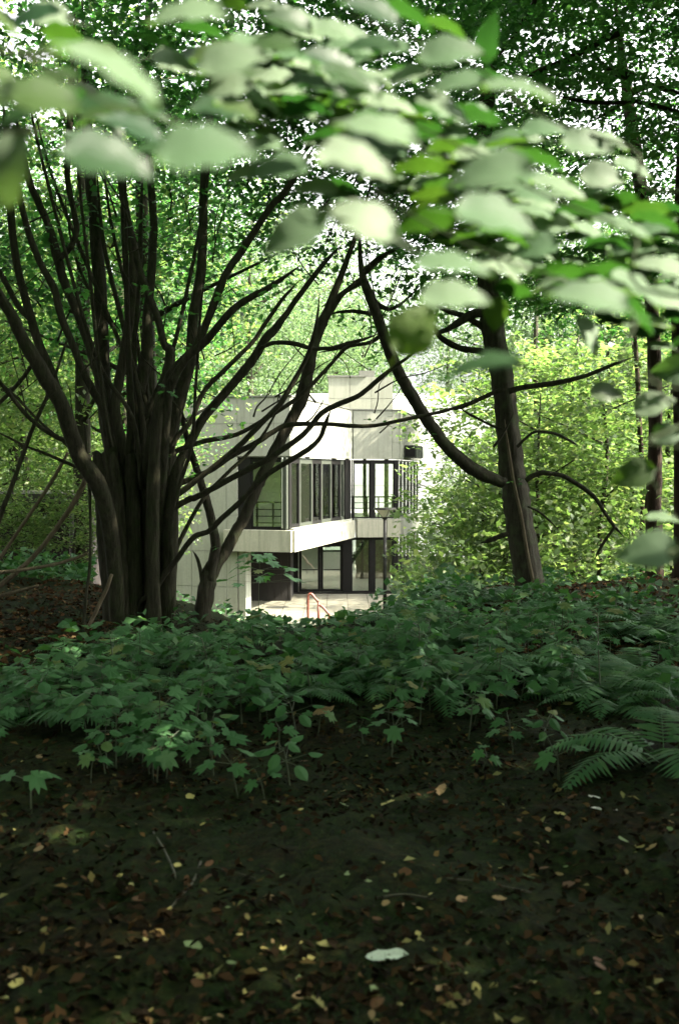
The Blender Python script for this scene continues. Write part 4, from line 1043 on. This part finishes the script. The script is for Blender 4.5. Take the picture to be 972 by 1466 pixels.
for i in range(2000):
    if n_f >= 50: break
    y = 7.2 + 6.5 * random.random(); px = random.uniform(-40, 1020)
    if px < 130 and y > 10.5: continue
    if 330 < px < 520 and y > 9.6: continue
    if px < 520 and random.random() < .45: continue
    if math.sin(px * .021 + y * 2.2) + math.sin(y * 3.1 - px * .03) > .3: continue
    x = (px - 486) / FPX * y
    if not top_ok(px, y, x, .3): continue
    fern(random.randrange(3), x, y, random.uniform(0, 6.28), random.uniform(.7, 1.1), '%sfeathery fern among the seedlings %s' % zone(px, y), 'ferns of the green carpet'); n_f += 1

# ground cover farther off and between (uncountable)
def cover(n, pxr, yr, h, size, m, name, label, fn=None, spread=.45, lim=True):
    px = rs.uniform(pxr[0], pxr[1], n); y = yr[0] + (yr[1] - yr[0]) * rs.rand(n); x = (px - 486) / FPX * y
    keep = np.ones(n, bool) if fn is None else fn(px, y, x)
    x, y = x[keep], y[keep]
    hh = h * rs.rand(len(x)) ** .7 * (.5 + .5 * np.sin(x * 3 + np.sin(y * 2.3)) ** 2)
    ok = top_ok((x / y) * FPX + 486, y, x, .03 + hh) if lim else np.ones(len(x), bool)
    C = np.stack([x, y, gz(x, y) + .03 + hh], 1)[ok]
    V, F = leaf_cloud(C, up_normals(len(C), spread), size, .75)
    o = link(name, mesh_np(name, V, F, m)); tag(o, label, kind='stuff'); return o
cover(4500, (-60, 1030), (6.4, 15), .38, .10, M['cover'], 'undergrowth', 'low green undergrowth filling in between seedlings and ferns',
      lambda px, y, x: (y > 6.5 + .5 * np.sin(px * .013 + 1)) & (np.sin(px * .021 + y * 2.2) + np.sin(y * 3.1 - px * .03) < .3) & ~((px < 125) & (y > 10)) & ~((px > 800) & (rs.rand(len(px)) < .6)) & ~((px > 640) & (y < 9) & (rs.rand(len(px)) < .7)))
cover(16000, (-120, 1100), (14, 34), .7, .13, M['cover'], 'slope_undergrowth', 'green undergrowth covering the slope down to the terrace', lambda px, y, x: ~((px > 345) & (px < 500) & (y > 24)) & ~((px < 120) & (y < 18.5)))
cover(9000, (560, 1100), (16, 40), 1.5, .13, M['leaf_bright'], 'bright_undergrowth', 'sunlit bushy undergrowth beside the terrace', None, .6, False)
cover(900, (-40, 135), (14.6, 18.0), .4, .12, M['cover'], 'shed_undergrowth', 'dim green growth before the low dark shed', lim=False)
cover(3200, (600, 1060), (11, 15.5), .42, .11, M['cover'], 'bank_undergrowth', 'low green growth on the bank under the dark trunks', lambda px, y, x: np.sin(x * 2.2 + y) + np.sin(y * 2.9) < .7)
# small shoots of grass and moss in the foreground
n = 42000
y = 2.4 + 6 * rs.rand(n) ** 1.3; x = (rs.uniform(-80, 1050, n) - 486) / FPX * y
pat = (np.sin(x * 2.3 + 1.0 + np.sin(y * 1.9)) + np.sin(y * 2.7 - x * 1.1)) + rs.normal(0, .5, n) > .1
x, y = x[pat], y[pat]; n = len(x)
a = rs.rand(n) * 6.28; ln = .008 + .03 * rs.rand(n) ** 2; w = .002
z = gz(x, y)
V = np.stack([np.stack([x - w * np.sin(a), y + w * np.cos(a), z], 1), np.stack([x + w * np.sin(a), y - w * np.cos(a), z], 1), np.stack([x + np.cos(a) * ln, y + np.sin(a) * ln, z + ln * .7], 1)], 1).reshape(-1, 3)
o = link('grass', mesh_np('grass', V, np.arange(3 * n).reshape(-1, 3), M['moss'])); tag(o, 'sparse dark grass shoots and moss on the forest floor', kind='stuff')

# ------------------------------------------------------------------ fallen leaves
n = 25000
y = 2.3 + 11 * rs.rand(n) ** 1.3; x = (rs.uniform(-80, 1050, n) - 486) / FPX * y
dr = np.sin(x * 1.9 + np.sin(y * 1.3) * 2) + np.sin(y * 2.3 - x * .8 + 1) + rs.normal(0, .5, n)
dk = dr > rs.uniform(-2.4, .5, n)
x, y = x[dk], y[dk]; n = len(x)
C = np.stack([x, y, gz(x, y) + .006 + .012 * rs.rand(n)], 1)
V, F = leaf_cloud(C, up_normals(n, .45), .036, .5, .75)
o = link('leaf_litter', mesh_np('leaf_litter', V, F, M['litter'])); tag(o, 'brown and yellow leaf litter strewn over the dark soil', kind='stuff')
n = 9000
y = 8 + 10 * rs.rand(n); px = np.where(rs.rand(n) < .35, rs.uniform(-80, 190, n), rs.uniform(600, 1050, n)); x = (px - 486) / FPX * y
C = np.stack([x, y, gz(x, y) + .008 + .015 * rs.rand(n)], 1)
V, F = leaf_cloud(C, up_normals(n, .5), .065, .55, .6)
o = link('leaf_litter', mesh_np('leaf_litter', V, F, M['litter_far'])); tag(o, 'brown leaf litter on the bank under the dark trunks', kind='stuff')
def fallen_mesh(name, m, seed, el=.6):
    r_ = np.random.RandomState(seed); V = [(0, 0, 0.02)]; n = 14
    for i in range(n):
        a = 2 * math.pi * i / n; q = .5 * (1 + r_.uniform(-.16, .16)) * (1 + .15 * math.cos(a))
        X, Yy = q * math.cos(a), q * el * math.sin(a); V.append((X, Yy, .35 * Yy * Yy * r_.uniform(.4, 1.6) + .22 * X * X * r_.uniform(-.2, 1.2) + .02 * r_.uniform(-1, 1)))
    return mesh_py(name, V, [(0, i + 1, (i + 1) % n + 1) for i in range(n)], M[m], True)
FM = {k: [fallen_mesh('fallen_leaf', 'fallen_' + k, s + i * 7, e) for s, e in ((1, .55), (2, .68), (3, .45))] for i, k in enumerate(('brown', 'tan', 'yellow', 'green', 'pale', 'white'))}
def fallen(kind, px, py, size, rz, label, group=None, tilt=.2):
    p = ground_at(px, py)
    o = bpy.data.objects.new('fallen_leaf', random.choice(FM[kind])); COL.objects.link(o)
    o.location = (p[0], p[1], p[2] + .012); o.rotation_euler = (random.uniform(-tilt, tilt) + .12, random.uniform(-tilt, tilt), rz); o.scale = (size,) * 3
    tag(o, label, 'fallen leaf', group); return o
for kind, px, py, size, lab in [
    ('pale', 549, 1374, .125, 'large pale grey-green leaf lying face up alone on the dark soil'), ('tan', 601, 1389, .07, 'curled orange-tan leaf beside the large pale leaf'),
    ('tan', 460, 1022, .16, 'big curled orange dead leaf caught in the seedlings'), ('yellow', 238, 1310, .055, 'slender yellow leaf by the end of the twigs'), ('yellow', 800, 1168, .08, 'broad pale yellow leaf before the white scraps'),
    ('white', 850, 1160, .06, 'curled white scrap of leaf nearest the yellow leaf'), ('white', 880, 1163, .04, 'small bright white scrap beside the curled one'), ('white', 852, 1145, .06, 'pinkish white scrap standing behind the curled one'), ('white', 862, 1106, .10, 'pale torn leaf in front of the large fern'),
    ('tan', 630, 1135, .10, 'upright folded tan leaf on the bare middle soil'), ('yellow', 556, 1152, .09, 'long flat yellow-tan leaf behind the bare middle soil'), ('yellow', 487, 1137, .07, 'small folded yellow leaf by the seedlings'),
    ('yellow', 445, 1434, .085, 'long pale yellow leaf at the bottom with a brown one under it'), ('tan', 428, 1432, .06, 'tan leaf touching the long pale yellow leaf'), ('brown', 540, 1440, .07, 'flat brown leaf at the bottom by the long pale yellow one'),
    ('green', 275, 1358, .06, 'dull green fallen leaf above the split yellow star-shaped leaf'), ('yellow', 291, 1404, .06, 'split star-shaped pale yellow leaf'), ('tan', 633, 1420, .07, 'greyish tan leaf below the curled orange-tan one'), ('brown', 198, 1292, .06, 'reddish brown leaf among small bits of litter'),
    ('green', 497, 1256, .05, 'pale green leaf scrap in the middle of the soil'), ('green', 528, 1266, .05, 'pale green leaf scrap closest to the middle one'), ('tan', 712, 1290, .055, 'orange leaf edge-on beside brown litter'), ('brown', 815, 1270, .10, 'large dull brown leaf in the dark moss'),
    ('yellow', 915, 1215, .055, 'pale stalked leaf standing up in dark moss'), ('green', 758, 1260, .05, 'bright green small leaf on dark moss'), ('tan', 385, 1290, .05, 'folded tan leaf left of the small green scraps'), ('yellow', 428, 1355, .035, 'small yellow flower-like leaf cluster on bare soil'),
    ('tan', 880, 1000, .2, 'large tan dead leaf in the brown gap beside the ferns'), ('tan', 580, 1012, .14, 'yellow-tan dead leaf held up in the arching fern'), ('yellow', 540, 1015, .10, 'yellow spotted leaf lying on the broad seedling'), ('yellow', 810, 1010, .09, 'small pale yellow leaf beside the large tan one'),
    ('yellow', 354, 1428, .05, 'round pale yellow leaf near the bottom twigs'), ('yellow', 405, 1362, .04, 'upright small yellow leaf beside the flower-like cluster'), ('yellow', 443, 1377, .045, 'small yellow leaf right below the flower-like cluster'), ('tan', 665, 1440, .06, 'orange-brown curled leaf near the bottom edge')]:
    fallen(kind, px, py, size, 0.1 if kind == 'pale' else random.uniform(0, 6.28), lab.replace('left of', 'beside'), None, .04 if kind == 'pale' else .2)
GF = {'brown': 'small dull brown leaf fallen on the dark forest floor', 'tan': 'small tan leaf fallen on the dark forest floor', 'yellow': 'small pale yellow leaf fallen on the dark forest floor', 'green': 'small greenish leaf fallen on the dark forest floor'}
for i in range(170):
    py = 1040 + 426 * random.random() ** .8; px = random.uniform(10, 962)
    k = random.choices(('brown', 'tan', 'yellow', 'green'), (.42, .33, .16, .09))[0]
    gz_ = ('beside the large pale leaf' if 400 < px < 700 and py > 1300 else 'in the bottom corner near the twigs' if px <= 400 and py > 1300 else 'in the bottom corner of dark moss' if py > 1300 else 'on the bare soil below the seedlings' if px < 420 else 'on the bare soil below the star-leaved seedling' if px < 660 else 'on the bare soil below the large fern')
    fallen(k, px, py, random.choice((.02, .026, .032, .04, .055)), random.uniform(0, 6.28), 'small %s fallen leaf %s' % ({'brown': 'dull brown', 'tan': 'tan', 'yellow': 'pale yellow', 'green': 'greenish'}[k], gz_), 'small fallen leaves', .45)
# fallen twigs
for pts, lab in [([(220, 1195), (235, 1220), (248, 1248), (252, 1262)], 'thin pale twig slanting down to the litter'), ([(288, 1238), (276, 1268), (255, 1292), (240, 1312)], 'thin twig pointing at the slender yellow leaf'),
                 ([(318, 1250), (340, 1255), (365, 1262)], 'short twig lying level on bare soil'), ([(640, 1262), (690, 1268), (760, 1282)], 'long thin grass-like stalk lying on the moss'), ([(540, 1290), (580, 1285), (620, 1292)], 'short dark twig in the middle of the moss')]:
    V, F = tube_geo([ground_at(a, b) + (0, 0, .012) for a, b in pts], [.004] * len(pts), 5, 4, .2)
    o = link('fallen_twig', mesh_py('fallen_twig', V, F, M['twig'], True)); tag(o, lab, 'twig', 'twigs on the forest floor')
# epicormic sprays with lobed leaves on the trees before the building
sl = [maple_leaf('leaf', M['leaf_mid'], 1.0, 9)]
def tuft(parent, px, py, Y, n, r, size):
    o0 = org_of(parent)
    for i in range(n):
        p = at(px + random.gauss(0, r), py + random.gauss(0, r * .35), Y + random.uniform(-.15, .15)) - o0
        leaf_obj(sl[0], parent, p, random.uniform(0, 6.28), random.uniform(-.5, .5), size * random.uniform(.7, 1.2), random.uniform(-.5, .5))
for px, py, n, r in [(326, 588, 7, 9), (330, 606, 7, 9), (322, 626, 5, 7), (290, 665, 4, 7), (275, 680, 3, 5), (236, 652, 4, 5), (270, 497, 5, 8), (312, 784, 3, 4), (300, 640, 4, 8), (285, 730, 3, 5)]:
    tuft(ct if px < 300 else lt, px, py, 11.0, n, r, .085)
for px, py, n, r in [(232, 292, 6, 22), (300, 300, 6, 20), (222, 335, 5, 18), (256, 372, 5, 20), (312, 425, 5, 18), (392, 402, 6, 20), (214, 412, 4, 14), (265, 270, 5, 20), (330, 350, 5, 20), (180, 330, 4, 16), (60, 330, 5, 18), (120, 420, 4, 15), (240, 560, 4, 12), (270, 455, 4, 12)]:
    tuft(ct, px, py, 7.6, n, r, .085)
for px, py, n, r in [(530, 601, 3, 3), (552, 610, 5, 7), (597, 609, 3, 4), (618, 620, 4, 5), (560, 598, 2, 4), (735, 690, 4, 7), (640, 585, 4, 8)]:
    tuft(rt, px, py, 12.6, n, r, .085)

# ------------------------------------------------------------------ near twigs with big soft leaves
def ovate(name, m, seed):
    r_ = np.random.RandomState(seed); V = []; F = []; n = 9
    for i in range(n + 1):
        t = i / n; w = .39 * math.sin(math.pi * t ** .72) ** .8 * (1 + r_.uniform(-.05, .05)) if 0 < i < n else .004
        sag = -.42 * (t - .3) ** 2; wav = .025 * math.sin(t * 19 + seed)
        V += [(t, 0, sag), (t, w * .55, sag + .06 + wav), (t, w, sag + .075 - wav), (t, -w * .55, sag + .06 - wav), (t, -w, sag + .075 + wav)]
    for i in range(n):
        a, b = 5 * i, 5 * (i + 1)
        F += [(a, b, b + 1, a + 1), (a + 1, b + 1, b + 2, a + 2), (a, a + 3, b + 3, b), (a + 3, a + 4, b + 4, b + 3)]
    b = len(V); V += [(-.3, 0, -.05), (-.3, .012, -.05), (.02, .012, -.02), (.02, -.012, -.02)]; F.append((b, b + 3, b + 2, b + 1))      # stalk
    return mesh_py(name, V, F, m, True)
M['leaf_yellow'] = leaf_mat('leaf_yellow', [(0, (.10, .17, .04)), (1, (.12, .18, .05))], (1.6, 1.9, .6), .4, .5, .3, vein=True)  # backlit glow put into the colour of one leaf out of the sun
OY = ovate('leaf', M['leaf_yellow'], 11)
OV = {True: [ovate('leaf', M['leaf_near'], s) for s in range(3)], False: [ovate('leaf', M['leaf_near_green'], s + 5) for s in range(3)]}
nt_r = thing('young_beech', 'young beech just outside the view whose leafy twigs hang across the top', 'tree', (1.75, 1.1, 0))
nt_l = thing('young_beech', 'young beech beyond the far side holding out the biggest blurred leaves', 'tree', (-1.5, .9, 0))
for t, x, y in ((nt_r, 1.75, 1.1), (nt_l, -1.5, .9)):
    V, F = tube_geo([(x, y, -.1), (x + .05, y, 1.2), (x, y + .03, 2.4), (x + .1, y, 3.6)], [.05, .042, .035, .02], 9, 4, .2); part_w('trunk', V, F, M['bark'], t, True)
BR = []
def near_branch(t, x, y, z, pts):
    P = [(x, y, z)] + [tuple(at(a, b, d)) for a, b, d in pts]
    V, F = tube_geo(P, list(np.linspace(.003, .001, len(P))), 6, 6, .2, True, .0)
    o = part_w('branch', V, F, M['stem_near'], t, True); D = catmull(np.array(P), 10); BR.append((o, D)); return o
near_branch(nt_r, 1.75, 1.1, 1.75, [(1080, 560, 1.15), (900, 440, 1.2), (760, 385, 1.25), (660, 345, 1.3), (560, 290, 1.35), (470, 225, 1.4)])
near_branch(nt_r, 1.75, 1.1, 1.95, [(1080, 420, 1.3), (900, 330, 1.4), (760, 270, 1.45), (640, 200, 1.5), (520, 150, 1.55), (420, 110, 1.6)])
near_branch(nt_r, 1.75, 1.1, 2.2, [(1080, 260, 1.5), (900, 210, 1.65), (760, 160, 1.7), (690, 100, 1.75), (600, 60, 1.8), (500, 20, 1.8)])
near_branch(nt_r, 1.75, 1.1, 1.65, [(1080, 640, 1.2), (985, 600, 1.3), (945, 560, 1.4), (905, 500, 1.4)])
near_branch(nt_r, 1.75, 1.1, 1.5, [(1100, 800, 1.25), (1010, 770, 1.35), (965, 740, 1.4), (935, 690, 1.45)])
near_branch(nt_l, -1.5, .9, 2.0, [(-140, 60, .8), (40, 85, .9), (160, 150, .95), (270, 180, 1.0), (360, 210, 1.05)])
near_branch(nt_l, -1.5, .9, 1.9, [(-140, 170, .85), (0, 185, .9), (90, 195, .95), (150, 215, .95)])
NEAR = [(65, 22, 75, 42, -10, 1), (268, 20, 115, 34, -3, 1), (155, 98, 165, 40, -37, 1), (40, 140, 150, 62, -12, 2), (8, 240, 130, 95, 70, 1), (158, 228, 140, 75, -8, 2), (298, 215, 155, 78, 10, 1), (420, 335, 110, 70, 22, 1),
        (515, 315, 118, 66, -25, 1), (335, 85, 105, 55, 18, 1), (322, 128, 85, 42, 8, 1), (305, 152, 52, 26, 0, 1), (372, 142, 75, 26, -22, 1), (398, 242, 95, 42, 3, 1), (412, 50, 62, 26, 0, 1), (482, 46, 72, 32, -5, 1), (432, 88, 62, 24, 5, 1),
        (462, 112, 72, 26, 4, 1), (442, 152, 62, 26, -5, 1), (510, 232, 120, 60, -8, 1), (540, 185, 125, 44, -20, 1), (505, 50, 60, 26, -4, 1), (508, 116, 85, 32, 12, 1), (505, 140, 64, 36, 0, 1), (645, 75, 95, 50, 12, 1), (700, 54, 72, 44, 88, 2),
        (745, 128, 110, 20, -2, 1), (652, 120, 92, 30, 2, 1), (702, 115, 66, 28, 0, 0), (635, 155, 95, 32, -20, 1), (780, 185, 72, 30, 6, 1), (842, 206, 78, 46, -5, 1), (652, 212, 62, 46, -30, 1), (600, 190, 80, 26, -8, 0), (700, 248, 130, 62, 5, 1),
        (602, 240, 84, 32, -6, 0), (640, 192, 62, 26, 0, 1), (862, 252, 64, 46, 0, 1), (710, 310, 122, 60, -10, 1), (795, 320, 64, 38, 0, 1), (890, 325, 92, 20, -8, 1), (895, 370, 68, 30, 0, 1), (648, 380, 115, 36, 2, 1), (735, 380, 66, 38, -10, 1),
        (765, 355, 74, 42, 8, 1), (652, 425, 104, 50, 4, 1), (594, 470, 90, 88, 55, 3), (710, 450, 52, 46, 80, 2), (842, 425, 122, 50, -18, 1), (912, 412, 92, 26, -25, 1), (842, 482, 66, 32, -58, 1), (905, 447, 80, 30, -30, 0), (690, 525, 118, 34, 2, 2),
        (868, 562, 48, 36, 0, 2), (905, 680, 66, 56, 15, 2), (926, 790, 94, 70, 0, 1), (956, 622, 48, 48, 10, 1), (936, 578, 62, 46, 20, 1), (962, 530, 60, 56, 0, 1), (950, 742, 52, 16, 0, 1), (945, 382, 84, 30, -20, 1), (800, 268, 84, 22, -10, 1), (872, 202, 60, 20, -10, 1),
        (640, 40, 70, 20, -15, 0), (560, 70, 60, 22, 0, 1), (580, 20, 90, 26, -15, 0), (580, 110, 70, 26, 10, 1), (560, 150, 80, 24, -5, 1), (480, 190, 70, 30, 12, 1), (450, 270, 70, 30, -5, 1), (680, 170, 80, 24, -12, 0), (720, 200, 70, 26, 4, 1), (830, 300, 70, 28, -12, 0), (770, 230, 80, 26, -5, 0),
        (560, 345, 60, 34, -10, 1), (610, 320, 90, 40, 4, 0), (680, 350, 70, 26, -8, 0), (800, 390, 80, 26, -15, 0), (870, 390, 80, 28, -20, 0), (960, 430, 70, 34, -15, 1), (930, 470, 60, 40, 10, 0), (740, 420, 70, 28, -10, 0), (365, 60, 60, 22, -8, 1), (250, 90, 70, 34, -10, 1), (220, 60, 60, 20, -30, 0), (120, 150, 90, 40, -15, 0), (100, 60, 80, 40, -20, 0),
        (905, 240, 60, 20, -14, 1), (925, 300, 70, 22, -10, 0), (560, 260, 60, 30, 0, 1), (620, 280, 70, 28, -6, 0), (350, 250, 60, 24, 5, 1), (520, 80, 60, 20, 0, 1), (490, 270, 60, 24, -8, 0)]
for i in range(270):
    t = random.random(); NEAR.append((330 + 640 * t + random.uniform(-60, 60), 90 + 330 * t + random.uniform(-95, 85), random.uniform(38, 78), random.uniform(12, 26), random.uniform(-25, 15), int(random.random() < .62)))
for i in range(40):
    NEAR.append((random.uniform(-20, 560), random.uniform(-20, 225), random.uniform(55, 100), random.uniform(18, 38), random.uniform(-30, 20), 2))
_R = np.array((1.0, 0, 0)); _U = np.array((0, _s, _c))
for px, py, L, W, ang, top in NEAR:
    Y = float(np.clip(1547 * .084 / L, .72, 2.1)); real = L * Y / FPX
    p = at(px, py, Y); v = p - CAM; v /= np.linalg.norm(v)
    r_ = _R - v * v.dot(_R); r_ /= np.linalg.norm(r_); u_ = np.cross(r_, v)
    if random.random() < .5: ang += 180
    a = r_ * math.cos(R(ang)) + u_ * math.sin(R(ang)); pp = np.cross(v, a); 
    if pp[2] < 0: pp = -pp
    W *= .80
    alpha = math.acos(min(.98, W / (L * .78)))
    n = (-v * math.cos(alpha) + pp * math.sin(alpha)) if top else (v * math.cos(alpha) + pp * math.sin(alpha))
    if n[2] < 0 and not top: n = -n
    b = np.cross(n, a)
    start = p - a * real * .5
    best = min(BR, key=lambda q: np.min(np.linalg.norm(q[1] - start, axis=1)))
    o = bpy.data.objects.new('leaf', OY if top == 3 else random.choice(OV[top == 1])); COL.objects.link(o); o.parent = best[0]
    loc = start - org_of(best[0])
    mw = Matrix(((a[0], b[0], n[0], loc[0]), (a[1], b[1], n[1], loc[1]), (a[2], b[2], n[2], loc[2]), (0, 0, 0, 1)))
    o.matrix_local = mw @ Matrix.Diagonal((real, real, real, 1))
